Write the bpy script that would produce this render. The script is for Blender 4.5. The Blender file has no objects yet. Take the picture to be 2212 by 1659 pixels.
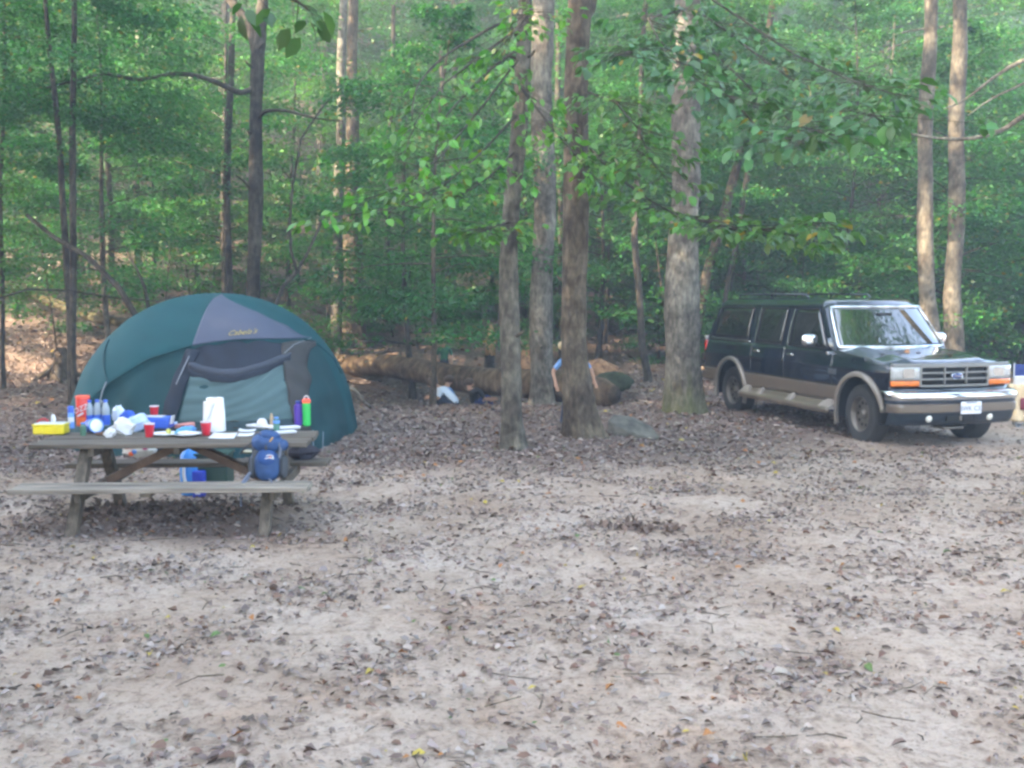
import bpy, math, random
import numpy as np
from mathutils import Vector, Matrix, Euler
R = math.radians
sc = bpy.context.scene
COL = sc.collection

# ------------------------------------------------------------------ camera
CAM_H, PITCH, FPX = 1.98, R(5.0), 2212.0
cd = bpy.data.cameras.new('camera'); cam = bpy.data.objects.new('camera', cd); COL.objects.link(cam)
cd.sensor_width = 36.0; cd.lens = 36.0 * FPX / 2212.0
cam.location = (0, 0, CAM_H); cam.rotation_euler = (math.pi / 2 - PITCH, 0, R(0.0))
cd.clip_start = 0.05; cd.clip_end = 600
sc.camera = cam
# ------------------------------------------------------------------ sky, sun, exposure
SUN_AZ = R(238)      # compass-like: direction towards the sun, measured from +Y clockwise (left and behind)
SUN_EL = R(34)
w = bpy.data.worlds.new('World'); sc.world = w; w.use_nodes = True
nt = w.node_tree; bg = nt.nodes['Background']
sky = nt.nodes.new('ShaderNodeTexSky'); sky.sky_type = 'NISHITA'; sky.sun_disc = False
sky.sun_elevation = SUN_EL; sky.sun_rotation = SUN_AZ; sky.air_density = 1.0; sky.dust_density = 2.5; sky.ozone_density = 1.0
nt.links.new(sky.outputs[0], bg.inputs[0]); bg.inputs[1].default_value = 0.15
sd = bpy.data.lights.new('sun', 'SUN'); sd.energy = 4.3; sd.angle = R(0.5); sd.color = (1.0, 0.80, 0.56)
sun = bpy.data.objects.new('sun', sd); COL.objects.link(sun)
SUN_DIR = Vector((math.sin(SUN_AZ) * math.cos(SUN_EL), math.cos(SUN_AZ) * math.cos(SUN_EL), math.sin(SUN_EL)))
sun.rotation_euler = SUN_DIR.to_track_quat('Z', 'Y').to_euler()
sun.location = SUN_DIR * 60
vs = sc.view_settings; vs.view_transform = 'Standard'; vs.look = 'None'; vs.gamma = 1.0; vs.use_curve_mapping = False
vs.exposure = 3.65
sc.render.engine = 'CYCLES'
cy = sc.cycles
cy.max_bounces = 7; cy.diffuse_bounces = 4; cy.glossy_bounces = 3; cy.transmission_bounces = 4; cy.transparent_max_bounces = 6
cy.volume_bounces = 0; cy.use_denoising = True; cy.sample_clamp_indirect = 6.0
cy.filter_width = 2.8          # the photograph is soft all over
cy.caustics_reflective = False; cy.caustics_refractive = False

# ------------------------------------------------------------------ placing helpers (photo coordinates 2212 x 1659 at a real distance)
_c, _s = math.cos(PITCH), math.sin(PITCH)
def ray(px, py):
    a = (px - 1106.0) / FPX; b = -(py - 829.5) / FPX
    return Vector((a, _c + b * _s, -_s + b * _c))
def at(px, py, Y):
    d = ray(px, py); return Vector((0, 0, CAM_H)) + d * (Y / d.y)
def on(px, py, z=0.0):
    d = ray(px, py); return Vector((0, 0, CAM_H)) + d * ((z - CAM_H) / d.z)

# ------------------------------------------------------------------ object helpers
def tag(o, label=None, cat=None, group=None, kind=None):
    if label: o['label'] = label
    if cat: o['category'] = cat
    if group: o['group'] = group
    if kind: o['kind'] = kind
    return o
def link(o, parent=None):
    COL.objects.link(o)
    if parent is not None: o.parent = parent
    return o
def empty(name, loc=(0, 0, 0), rz=0.0, label=None, cat=None, group=None):
    o = bpy.data.objects.new(name, None); COL.objects.link(o); o.location = loc; o.rotation_euler = (0, 0, rz)
    o.empty_display_size = 0.1
    return tag(o, label, cat, group)
def np_mesh(name, V, F, mats, cols=None, smooth=False):
    """V (n,3) array, F (m,k) array of equal-sided faces"""
    me = bpy.data.meshes.new(name)
    V = np.ascontiguousarray(V, dtype=np.float32); F = np.ascontiguousarray(F, dtype=np.int32)
    k = F.shape[1]
    me.vertices.add(len(V)); me.vertices.foreach_set('co', V.ravel())
    me.loops.add(F.size); me.loops.foreach_set('vertex_index', F.ravel())
    me.polygons.add(len(F)); me.polygons.foreach_set('loop_start', np.arange(0, F.size, k, dtype=np.int32))
    me.update(calc_edges=True)
    if smooth: me.polygons.foreach_set('use_smooth', np.ones(len(F), dtype=bool))
    if cols is not None:
        ca = me.color_attributes.new('Col', 'FLOAT_COLOR', 'POINT')
        c4 = np.ones((len(V), 4), dtype=np.float32); c4[:, :3] = cols
        ca.data.foreach_set('color', c4.ravel())
    for m in (mats if isinstance(mats, (list, tuple)) else [mats]): me.materials.append(m)
    return me

def rotm(e): return Euler(e).to_matrix()
class MB:
    def __init__(s): s.v = []; s.f = []; s.m = []
    def add(s, V, F, mi=0):
        o = len(s.v); s.v += [tuple(p) for p in V]; s.f += [tuple(i + o for i in q) for q in F]; s.m += [mi] * len(F); return s
    def box(s, c, d, rot=None, mi=0):
        c = Vector(c); M = rotm(rot) if rot is not None else None; V = []
        for z in (-.5, .5):
            for x, y in ((-.5, -.5), (.5, -.5), (.5, .5), (-.5, .5)):
                p = Vector((x * d[0], y * d[1], z * d[2])); V.append(c + (M @ p if M else p))
        return s.add(V, [(3, 2, 1, 0), (4, 5, 6, 7), (0, 1, 5, 4), (1, 2, 6, 5), (2, 3, 7, 6), (3, 0, 4, 7)], mi)
    def hexa(s, P, mi=0):
        return s.add(P, [(3, 2, 1, 0), (4, 5, 6, 7), (0, 1, 5, 4), (1, 2, 6, 5), (2, 3, 7, 6), (3, 0, 4, 7)], mi)
    def beam(s, a, b, wd, th, up=(0, 0, 1), mi=0):
        a = Vector(a); b = Vector(b); d = (b - a).normalized(); up = Vector(up)
        n = d.cross(up).normalized(); u = n.cross(d)
        P = []
        for q in (a, b): P += [q - n * wd / 2 - u * th / 2, q + n * wd / 2 - u * th / 2, q + n * wd / 2 + u * th / 2, q - n * wd / 2 + u * th / 2]
        return s.hexa(P, mi)
    def tube(s, path, rad, n=8, cap=True, mi=0, rough=0.0, rng=None):
        path = [Vector(p) for p in path]; N = len(path)
        if not hasattr(rad, '__len__'): rad = [rad] * N
        V = []; t0 = None; ref = None
        for i, p in enumerate(path):
            t = (path[min(i + 1, N - 1)] - path[max(i - 1, 0)]).normalized()
            if ref is None:
                ref = Vector((1, 0, 0)) if abs(t.x) < .8 else Vector((0, 1, 0))
            a = (ref - t * ref.dot(t)).normalized(); b = t.cross(a); ref = a
            for k in range(n):
                an = 2 * math.pi * k / n; r = rad[i] * (1 + (rough * (rng.random() - .5) if rng else 0))
                V.append(p + (a * math.cos(an) + b * math.sin(an)) * r)
        F = []
        for i in range(N - 1):
            for k in range(n):
                k2 = (k + 1) % n; F.append((i * n + k, i * n + k2, (i + 1) * n + k2, (i + 1) * n + k))
        if cap: F.append(tuple(range(n - 1, -1, -1))); F.append(tuple((N - 1) * n + k for k in range(n)))
        return s.add(V, F, mi)
    def lathe(s, prof, n=20, c=(0, 0, 0), axis=None, mi=0, cap=True):
        c = Vector(c); Q = Vector(axis).normalized().to_track_quat('Z', 'Y') if axis is not None else None
        V = []
        for r, z in prof:
            for k in range(n):
                an = 2 * math.pi * k / n; p = Vector((r * math.cos(an), r * math.sin(an), z))
                V.append(c + (Q @ p if Q else p))
        F = []
        for i in range(len(prof) - 1):
            for k in range(n):
                k2 = (k + 1) % n; F.append((i * n + k, i * n + k2, (i + 1) * n + k2, (i + 1) * n + k))
        if cap:
            F.append(tuple(range(n - 1, -1, -1))); F.append(tuple((len(prof) - 1) * n + k for k in range(n)))
        return s.add(V, F, mi)
    def grid(s, fn, nu, nv, mi=0, thick=None):
        """fn(u,v) u,v in 0..1 -> point"""
        V = [fn(i / nu, j / nv) for j in range(nv + 1) for i in range(nu + 1)]
        F = [(j * (nu + 1) + i, j * (nu + 1) + i + 1, (j + 1) * (nu + 1) + i + 1, (j + 1) * (nu + 1) + i) for j in range(nv) for i in range(nu)]
        return s.add(V, F, mi)
    def ell(s, c, r, nu=16, nv=10, p=2.0, rot=None, mi=0, bump=None):
        """superellipsoid"""
        M = rotm(rot) if rot is not None else None; c = Vector(c)
        def sg(x, e): return math.copysign(abs(x) ** e, x)
        V = []; e = 2.0 / p
        for j in range(nv + 1):
            ph = -math.pi / 2 + math.pi * j / nv
            for i in range(nu):
                th = 2 * math.pi * i / nu
                q = Vector((r[0] * sg(math.cos(ph), e) * sg(math.cos(th), e), r[1] * sg(math.cos(ph), e) * sg(math.sin(th), e), r[2] * sg(math.sin(ph), e)))
                if bump: q *= 1 + bump(i, j)
                V.append(c + (M @ q if M else q))
        F = [(j * nu + i, j * nu + (i + 1) % nu, (j + 1) * nu + (i + 1) % nu, (j + 1) * nu + i) for j in range(nv) for i in range(nu)]
        return s.add(V, F, mi)
    def build(s, name, mats, parent=None, smooth=40, bevel=0, loc=None, rot=None, solid=0):
        me = bpy.data.meshes.new(name); me.from_pydata([tuple(p) for p in s.v], [], s.f); me.validate()
        for m in (mats if isinstance(mats, (list, tuple)) else [mats]): me.materials.append(m)
        if any(s.m) and len(me.polygons) == len(s.m): me.polygons.foreach_set('material_index', s.m)
        if smooth:
            me.polygons.foreach_set('use_smooth', [True] * len(me.polygons)); me.set_sharp_from_angle(angle=R(smooth))
        me.update()
        o = bpy.data.objects.new(name, me); link(o, parent)
        if loc is not None: o.location = loc
        if rot is not None: o.rotation_euler = rot
        if solid:
            q = o.modifiers.new('solid', 'SOLIDIFY'); q.thickness = solid; q.offset = 0
        if bevel:
            b = o.modifiers.new('bevel', 'BEVEL'); b.width = bevel; b.segments = 2; b.limit_method = 'ANGLE'; b.angle_limit = R(35)
        return o
def text_mesh(name, body, size, mat, parent, M, extrude=0.001, shear=0.0, sx=1.0):
    cu = bpy.data.curves.new(name, 'FONT'); cu.body = body; cu.size = size; cu.extrude = extrude; cu.shear = shear
    cu.align_x = 'CENTER'; cu.align_y = 'CENTER'; cu.resolution_u = 3
    to = bpy.data.objects.new(name + '_t', cu); COL.objects.link(to)
    dg = bpy.context.evaluated_depsgraph_get(); me = bpy.data.meshes.new_from_object(to.evaluated_get(dg))
    bpy.data.objects.remove(to)
    me.transform(Matrix.Diagonal((sx, 1, 1, 1))); me.transform(M); me.materials.clear(); me.materials.append(mat)
    me.name = name
    return link(bpy.data.objects.new(name, me), parent)
def dup_tree(root, **kw):
    r = root.copy(); COL.objects.link(r)
    for ch in root.children:
        c = ch.copy(); COL.objects.link(c); c.parent = r
        for g in ch.children:
            d = g.copy(); COL.objects.link(d); d.parent = c
    return r

# ------------------------------------------------------------------ materials
def mat(name, col, rough=.6, metal=0.0, var=.15, vscale=8.0, bump=0.0, bscale=40.0, spec=.5, coat=0.0, stretch=None, col2=None, trans=0.0, sheen=0.0, coordn='Object'):
    m = bpy.data.materials.new(name); m.use_nodes = True; t = m.node_tree; b = t.nodes['Principled BSDF']
    b.inputs['Roughness'].default_value = rough; b.inputs['Metallic'].default_value = metal
    b.inputs['Specular IOR Level'].default_value = spec; b.inputs['Coat Weight'].default_value = coat; b.inputs['Coat Roughness'].default_value = .04
    if trans: b.inputs['Transmission Weight'].default_value = trans
    if sheen: b.inputs['Sheen Weight'].default_value = sheen
    tc = t.nodes.new('ShaderNodeTexCoord'); src = tc.outputs[coordn]
    if stretch:
        mp = t.nodes.new('ShaderNodeMapping'); mp.inputs['Scale'].default_value = stretch; t.links.new(src, mp.inputs[0]); src = mp.outputs[0]
    n = t.nodes.new('ShaderNodeTexNoise'); n.inputs['Scale'].default_value = vscale; n.inputs['Detail'].default_value = 5; t.links.new(src, n.inputs['Vector'])
    cr = t.nodes.new('ShaderNodeValToRGB'); t.links.new(n.outputs[0], cr.inputs[0])
    a = [max(0, c * (1 - var)) for c in col]; c2 = [min(1, c * (1 + var)) for c in (col2 or col)]
    cr.color_ramp.elements[0].position = .3; cr.color_ramp.elements[1].position = .7
    cr.color_ramp.elements[0].color = (*a, 1); cr.color_ramp.elements[1].color = (*c2, 1)
    t.links.new(cr.outputs[0], b.inputs['Base Color'])
    if bump:
        n2 = t.nodes.new('ShaderNodeTexNoise'); n2.inputs['Scale'].default_value = bscale; n2.inputs['Detail'].default_value = 6; t.links.new(src, n2.inputs['Vector'])
        bp = t.nodes.new('ShaderNodeBump'); bp.inputs['Strength'].default_value = min(1, bump); bp.inputs['Distance'].default_value = .02 * max(1, bump)
        t.links.new(n2.outputs[0], bp.inputs['Height']); t.links.new(bp.outputs[0], b.inputs['Normal'])
    return m
def leaf_mat(name, transl=.42, rough=.45, spec=.32, tint=(1.05, 1.22, .65)):
    m = bpy.data.materials.new(name); m.use_nodes = True; t = m.node_tree; b = t.nodes['Principled BSDF']; out = t.nodes['Material Output']
    at_ = t.nodes.new('ShaderNodeAttribute'); at_.attribute_name = 'Col'
    n = t.nodes.new('ShaderNodeTexNoise'); n.inputs['Scale'].default_value = 60
    mx = t.nodes.new('ShaderNodeMixRGB'); mx.blend_type = 'MULTIPLY'; mx.inputs[0].default_value = .25
    t.links.new(at_.outputs['Color'], mx.inputs[1]); t.links.new(n.outputs['Color'], mx.inputs[2])
    oi = t.nodes.new('ShaderNodeObjectInfo'); hr = t.nodes.new('ShaderNodeValToRGB'); t.links.new(oi.outputs['Random'], hr.inputs[0]); e = hr.color_ramp.elements; e[0].color = (.70, .74, .78, 1); e[1].color = (1.22, 1.14, .88, 1)
    mo = t.nodes.new('ShaderNodeMixRGB'); mo.blend_type = 'MULTIPLY'; mo.inputs[0].default_value = 1 if transl else 0; t.links.new(mx.outputs[0], mo.inputs[1]); t.links.new(hr.outputs[0], mo.inputs[2]); mx = mo
    t.links.new(mx.outputs[0], b.inputs['Base Color']); b.inputs['Roughness'].default_value = rough; b.inputs['Specular IOR Level'].default_value = spec
    if transl:
        tr = t.nodes.new('ShaderNodeBsdfTranslucent'); m2 = t.nodes.new('ShaderNodeMixRGB'); m2.blend_type = 'MULTIPLY'; m2.inputs[0].default_value = 1
        m2.inputs[2].default_value = (*tint, 1); t.links.new(mx.outputs[0], m2.inputs[1]); t.links.new(m2.outputs[0], tr.inputs[0])
        ms = t.nodes.new('ShaderNodeMixShader'); ms.inputs[0].default_value = transl
        t.links.new(b.outputs[0], ms.inputs[1]); t.links.new(tr.outputs[0], ms.inputs[2]); t.links.new(ms.outputs[0], out.inputs[0])
    return m
def ground_mat():
    m = bpy.data.materials.new('forest_ground'); m.use_nodes = True; t = m.node_tree; b = t.nodes['Principled BSDF']; L = t.links.new
    b.inputs['Roughness'].default_value = .95; b.inputs['Specular IOR Level'].default_value = .15
    at_ = t.nodes.new('ShaderNodeAttribute'); at_.attribute_name = 'Col'      # r: how far the ground is covered by litter
    sep = t.nodes.new('ShaderNodeSeparateColor'); L(at_.outputs['Color'], sep.inputs[0])
    tc = t.nodes.new('ShaderNodeTexCoord')
    def noise(s, d=6, r=.6):
        n = t.nodes.new('ShaderNodeTexNoise'); n.inputs['Scale'].default_value = s; n.inputs['Detail'].default_value = d; n.inputs['Roughness'].default_value = r; L(tc.outputs['Object'], n.inputs['Vector']); return n
    def ramp(src, els):
        c = t.nodes.new('ShaderNodeValToRGB'); L(src, c.inputs[0])
        while len(c.color_ramp.elements) < len(els): c.color_ramp.elements.new(.5)
        for e, (p, col) in zip(c.color_ramp.elements, els): e.position = p; e.color = (*col, 1)
        return c
    def mixc(f, a, bb, bt='MIX'):
        q = t.nodes.new('ShaderNodeMixRGB'); q.blend_type = bt
        if isinstance(f, float): q.inputs[0].default_value = f
        else: L(f, q.inputs[0])
        L(a, q.inputs[1]); L(bb, q.inputs[2]); return q
    n1 = noise(.9, 5); n2 = noise(9, 7, .7); n3 = noise(60, 4)
    sand = ramp(n1.outputs[0], [(.3, (.305, .222, .165)), (.5, (.40, .312, .246)), (.72, (.475, .39, .328))])
    n4 = noise(34, 6, .75); dirt0 = ramp(n2.outputs[0], [(.34, (.30, .24, .21)), (.50, (1, 1, 1))]); dirt1 = ramp(n4.outputs[0], [(.36, (.22, .17, .15)), (.47, (1, 1, 1))]); dirt = mixc(1.0, dirt0.outputs[0], dirt1.outputs[0], 'MULTIPLY')
    s2 = mixc(.62, sand.outputs[0], dirt.outputs[0], 'MULTIPLY')
    lit = ramp(n2.outputs[0], [(.3, (.085, .058, .045)), (.5, (.175, .128, .105)), (.7, (.26, .20, .168))])
    ad = t.nodes.new('ShaderNodeMath'); ad.operation = 'ADD'; L(sep.outputs[0], ad.inputs[0])
    mu = t.nodes.new('ShaderNodeMath'); mu.operation = 'MULTIPLY_ADD'; mu.inputs[1].default_value = 1.6; mu.inputs[2].default_value = -.8; L(n2.outputs[0], mu.inputs[0]); L(mu.outputs[0], ad.inputs[1])
    fr = ramp(ad.outputs[0], [(.35, (0, 0, 0)), (.65, (1, 1, 1))])
    fin = mixc(fr.outputs[0], s2.outputs[0], lit.outputs[0])
    L(fin.outputs[0], b.inputs['Base Color'])
    hs = t.nodes.new('ShaderNodeMath'); hs.operation = 'ADD'; L(n2.outputs[0], hs.inputs[0])
    h3 = t.nodes.new('ShaderNodeMath'); h3.operation = 'MULTIPLY'; h3.inputs[1].default_value = .25; L(n3.outputs[0], h3.inputs[0]); L(h3.outputs[0], hs.inputs[1])
    bp = t.nodes.new('ShaderNodeBump'); bp.inputs['Strength'].default_value = .9; bp.inputs['Distance'].default_value = .05
    L(hs.outputs[0], bp.inputs['Height']); L(bp.outputs[0], b.inputs['Normal'])
    return m
GROUND = ground_mat()
LEAF = leaf_mat('green_leaf'); NEARLEAF = leaf_mat('broad_leaf', .35, .38, .5); LITTER = leaf_mat('dead_leaf', 0.0, .7, .25)
def bark(name, col, col2, sc_=20.0, bump=1.0):
    m = mat(name, col, .9, var=.3, vscale=sc_, bump=bump, bscale=sc_ * 2.2, spec=.2, stretch=(1, 1, .4), col2=col2, coordn='Object')
    t = m.node_tree; b = t.nodes['Principled BSDF']; src = b.inputs['Base Color'].links[0].from_socket
    n = t.nodes.new('ShaderNodeTexNoise'); n.inputs['Scale'].default_value = 2.6; n.inputs['Detail'].default_value = 8; n.inputs['Roughness'].default_value = .7
    tc = t.nodes.new('ShaderNodeTexCoord'); t.links.new(tc.outputs['Object'], n.inputs['Vector']); cr = t.nodes.new('ShaderNodeValToRGB'); t.links.new(n.outputs[0], cr.inputs[0])
    e = cr.color_ramp.elements; e[0].position = .40; e[0].color = (.55, .52, .50, 1); e[1].position = .62; e[1].color = (1.5, 1.55, 1.45, 1)
    mx = t.nodes.new('ShaderNodeMixRGB'); mx.blend_type = 'MULTIPLY'; mx.inputs[0].default_value = 1; t.links.new(src, mx.inputs[1]); t.links.new(cr.outputs[0], mx.inputs[2]); t.links.new(mx.outputs[0], b.inputs['Base Color'])
    return m
BARK = bark('grey_bark', (.062, .054, .045), (.115, .10, .083)); BARK2 = bark('brown_bark', (.06, .046, .035), (.105, .083, .064)); BARK3 = bark('pale_bark', (.082, .073, .063), (.145, .13, .112))
DARKBARK = bark('dark_bark', (.035, .03, .025), (.065, .055, .046))
def mossy():
    m = bark('mossy_bark', (.08, .072, .062), (.145, .13, .113)); t = m.node_tree; b = t.nodes['Principled BSDF']; src = b.inputs['Base Color'].links[0].from_socket
    g = t.nodes.new('ShaderNodeNewGeometry'); sp = t.nodes.new('ShaderNodeSeparateXYZ'); t.links.new(g.outputs['Position'], sp.inputs[0])
    n = t.nodes.new('ShaderNodeTexNoise'); n.inputs['Scale'].default_value = 6; n.inputs['Detail'].default_value = 5
    a = t.nodes.new('ShaderNodeMath'); a.operation = 'MULTIPLY_ADD'; a.inputs[1].default_value = -.9; a.inputs[2].default_value = .62; t.links.new(sp.outputs[2], a.inputs[0])
    a2 = t.nodes.new('ShaderNodeMath'); a2.operation = 'MULTIPLY_ADD'; a2.inputs[1].default_value = 1.5; t.links.new(n.outputs[0], a2.inputs[0]); 
    a3 = t.nodes.new('ShaderNodeMath'); a3.operation = 'ADD'; t.links.new(a.outputs[0], a3.inputs[0]); a2.inputs[2].default_value = -.75; t.links.new(a2.outputs[0], a3.inputs[1])
    cl = t.nodes.new('ShaderNodeClamp'); t.links.new(a3.outputs[0], cl.inputs[0])
    mx = t.nodes.new('ShaderNodeMixRGB'); t.links.new(cl.outputs[0], mx.inputs[0]); t.links.new(src, mx.inputs[1]); mx.inputs[2].default_value = (.10, .115, .03, 1)
    t.links.new(mx.outputs[0], b.inputs['Base Color']); return m
MOSSY = mossy()

# ------------------------------------------------------------------ terrain
def sstep(a, b, x): t = np.clip((x - a) / (b - a), 0, 1); return t * t * (3 - 2 * t)
def hgt(x, y):
    x = np.asarray(x, float); y = np.asarray(y, float)
    y0 = np.interp(x, [-30, -8, -4, 0, 8, 16, 40], [15, 19.0, 24, 26.5, 29, 33, 40])
    sl = np.interp(x, [-20, -6, 2, 10, 30], [.20, .20, .21, .25, .28])
    t = y - y0
    z = sl * (np.sqrt(t * t + 9) + t) * .5 - sl * .35
    z = z + .010 * np.maximum(0, t - 14) ** 2 * (1 - .0 * x)
    z = np.maximum(z, 0) * np.where(t > -12, 1, 0)
    z = z * sstep(-12, 0, t)
    z = z + .42 * np.maximum(0, np.sqrt((x + 15.5) ** 2 + 1) - (x + 15.5) - .1) * .5 * (1 - sstep(9, 22, y)) * sstep(-40, -20, y)  # rise at the left, out of view, added to block the sun
    gul = sstep(18.0, 20.2, y) * (1 - sstep(24.0, 27.5, y)) * sstep(-7.5, -4.5, x) * (1 - sstep(.9, 3.2, x))
    z = z - .50 * gul
    z = z + .05 * np.sin(x * .9 + 1.3) * np.sin(y * .7) * sstep(6, 14, y) + .012 * np.sin(x * 3.1 + y * 2.3) + .010 * np.sin(x * 5.3 - y * 4.1)
    z = z + .13 * np.exp(-((x - .55) ** 2 / 3.5 + (y - 13.5) ** 2 / 2.2))      # the low mound round the near trunks
    z = z + .35 * np.sin(x * .35 + .4) * np.sin(y * .31 + 1) * sstep(28, 40, y)
    return z
def hz(x, y): return float(hgt(x, y))
def litter_amount(x, y):
    edge = np.interp(x, [-12, -6, -3, 0, 2, 5, 8, 14], [9.5, 11.5, 12.5, 11.6, 12.2, 14.5, 19, 24])
    d = y - edge
    a = .12 + .95 * sstep(-2.2, 2.2, d)
    a = np.maximum(a, .85 * np.exp(-(((x + 2.9) / 1.5) ** 2 + ((y - 8.7) / .75) ** 2)))   # more of the darker litter under the table
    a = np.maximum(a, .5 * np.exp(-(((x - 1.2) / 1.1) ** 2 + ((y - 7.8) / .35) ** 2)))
    return a
def build_ground():
    u = np.linspace(-1, 1, 331); xs = 3.0 + 75 * np.sign(u) * (np.abs(u) ** 2.2) - 3.0 * (1 - np.abs(u))
    xs = 75 * np.sign(u) * (.12 * np.abs(u) + .88 * np.abs(u) ** 3)
    v = np.linspace(0, 1, 420); ys = np.concatenate([np.linspace(-45, 2, 30)[:-1], np.linspace(2, 30, 360), np.linspace(30, 130, 90)[1:]])
    X, Y = np.meshgrid(xs, ys); Z = hgt(X, Y); nx, ny = len(xs), len(ys)
    rr = np.random.default_rng(3); Z = Z + (rr.random(Z.shape) - .5) * .012 * ((Y > 2) & (Y < 30))
    V = np.stack([X.ravel(), Y.ravel(), Z.ravel()], 1)
    i, j = np.meshgrid(np.arange(nx - 1), np.arange(ny - 1)); a = (j * nx + i).ravel()
    F = np.stack([a, a + 1, a + nx + 1, a + nx], 1)
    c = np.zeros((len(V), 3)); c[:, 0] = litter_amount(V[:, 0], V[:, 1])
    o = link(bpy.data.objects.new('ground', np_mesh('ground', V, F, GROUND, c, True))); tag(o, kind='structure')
    return o
build_ground()

# ------------------------------------------------------------------ leaves
rng = np.random.default_rng(11)
def unit(a): return a / np.maximum(np.linalg.norm(a, axis=1, keepdims=True), 1e-9)
def leaves(P, D, N, S, W, cols, fold=.15, shape6=False):
    """P base points, D directions, N normals, S lengths, W width ratio -> verts, faces, colours"""
    n = len(P); D = unit(D); B = unit(np.cross(N, D)); N = np.cross(D, B); S = S[:, None]; W_ = (S[:, 0] * W)[:, None] if not hasattr(W, '__len__') else S * np.asarray(W)[:, None]
    if shape6:
        droop = -.12 * S
        k = [P, P + D * S * .28 + B * W_ * .42 + N * S * fold * .5, P + D * S * .62 + B * W_ * .46 + N * (S * fold * .5 + droop * .3), P + D * S + N * droop * 1.3,
             P + D * S * .62 - B * W_ * .46 + N * (S * fold * .5 + droop * .3), P + D * S * .28 - B * W_ * .42 + N * S * fold * .5, P + D * S * .5]
        V = np.stack(k, 1).reshape(-1, 3); b = np.arange(n)[:, None] * 7
        F = np.concatenate([b + np.array([[0, 1, 6, 5]]) * 1, b + np.array([[1, 2, 3, 6]]), b + np.array([[6, 3, 4, 5]])], 0)
        return V, F, np.repeat(cols, 7, 0)
    k = [P, P + D * S * .45 + B * W_ * .5 + N * S * fold, P + D * S, P + D * S * .45 - B * W_ * .5 + N * S * fold]
    V = np.stack(k, 1).reshape(-1, 3); b = np.arange(n)[:, None] * 4
    return V, b + np.array([[0, 1, 2, 3]]), np.repeat(cols, 4, 0)
def greens(n, r, base=(.055, .125, .038), yellow=.02, var=.35):
    c = np.array(base)[None] * (1 + var * (r.random((n, 1)) * 2 - 1)) * (1 + .18 * (r.random((n, 3)) * 2 - 1))
    k = r.random(n) < yellow; c[k] = np.array((.30, .22, .03))[None] * (.6 + .6 * r.random((k.sum(), 1)))
    return c
def make_tree(seed, H, zlo, rad, nbr, ntw, nlf, lsize, r0, barkm, base=(.055, .125, .038), lean=0.0, yellow=.02, limbs=True, prof=None):
    """returns trunk mesh and crown mesh: layered sprays of leaves on real branches"""
    r = np.random.default_rng(seed); rr = random.Random(seed); mb = MB()
    la = rr.uniform(0, 6.28); ph = rr.uniform(0, 6.28)
    def axis(z):
        t = z / H; return np.array([math.cos(la) * lean * z + .12 * math.sin(ph + z * .5) * t * 2, math.sin(la) * lean * z + .12 * math.cos(ph + z * .43) * t * 2, z])
    zs = np.concatenate([[-.4, -.1, .1, .3, .7], np.linspace(1.4, H, 12)])
    mb.tube([axis(z) for z in zs], [r0 * (1 - .82 * max(z, 0) / H) * (1 + .55 * math.exp(-max(z, 0) / .35)) for z in zs], 10, rough=.08, rng=rr)
    P = []; D = []; N = []
    for i in range(nbr):
        f = (i + rr.random()) / nbr; z = zlo + (H * .98 - zlo) * f
        L = rad * (prof(f) if prof else (math.sin(math.pi * min(1, .22 + .78 * f)) ** .7)) * rr.uniform(.6, 1.1)
        az = i * 2.4 + rr.uniform(-.5, .5); el = rr.uniform(.05, .45) if f < .8 else rr.uniform(.4, 1.0)
        a0 = axis(z); dr = np.array([math.cos(az) * math.cos(el), math.sin(az) * math.cos(el), math.sin(el)])
        pts = []
        for k in range(6):
            t = k / 5; pts.append(a0 + dr * L * t + np.array([math.sin(az * 3 + t * 4) * .06 * L * t, math.cos(az * 2 + t * 3) * .06 * L * t, -.22 * L * t * t]))
        pts = np.array(pts)
        if limbs: mb.tube(pts, [max(.006, r0 * .32 * (1 - f * .6) * (1 - .85 * k / 5)) for k in range(6)], 5, cap=False)
        for q in range(ntw):
            t = .2 + .8 * (q + rr.random()) / ntw; k = min(4, int(t * 5)); p = pts[k] + (pts[k + 1] - pts[k]) * (t * 5 - k)
            ta = az + (1 if q % 2 else -1) * rr.uniform(.4, 1.1); tl = L * rr.uniform(.25, .45) * (1.15 - .6 * t) + .15
            td = np.array([math.cos(ta), math.sin(ta), rr.uniform(-.18, .12)])
            if limbs and rr.random() < .35: mb.tube([p, p + td * tl * .8], [.008, .003], 3, cap=False)
            n = nlf; s = r.random(n); off = r.normal(0, 1, (n, 3)) * np.array([.16, .16, .085]) * (.4 + tl)
            P.append(p + td[None] * (s * tl)[:, None] + off); 
            dd = td[None] + r.normal(0, .75, (n, 3)) * np.array([1, 1, .35]); dd[:, 2] -= .25; D.append(dd)
            nn = np.zeros((n, 3)); nn[:, 2] = 1; N.append(nn + r.normal(0, .48, (n, 3)))
    P = np.concatenate(P); D = np.concatenate(D); N = np.concatenate(N); n = len(P)
    S = lsize * (.6 + .7 * r.random(n))
    V, F, C = leaves(P, D, N, S, .62, greens(n, r, base, yellow))
    tm = bpy.data.meshes.new('trunk'); tm.from_pydata([tuple(map(float, p)) for p in mb.v], [], mb.f); tm.materials.append(barkm)
    tm.polygons.foreach_set('use_smooth', [True] * len(tm.polygons)); tm.update()
    return tm, np_mesh('crown', V, F, LEAF, C)
def place(tc, name, x, y, label, cat, group, s=1.0, rz=None, z=None, rr=random, sz=1.0):
    t = empty(name, (x, y, (hz(x, y) if z is None else z)), rr.uniform(0, 6.28) if rz is None else rz, label, cat, group); t.scale = (s, s, s * sz)
    link(bpy.data.objects.new('trunk', tc[0]), t); link(bpy.data.objects.new('crown', tc[1]), t)
    return t
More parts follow.
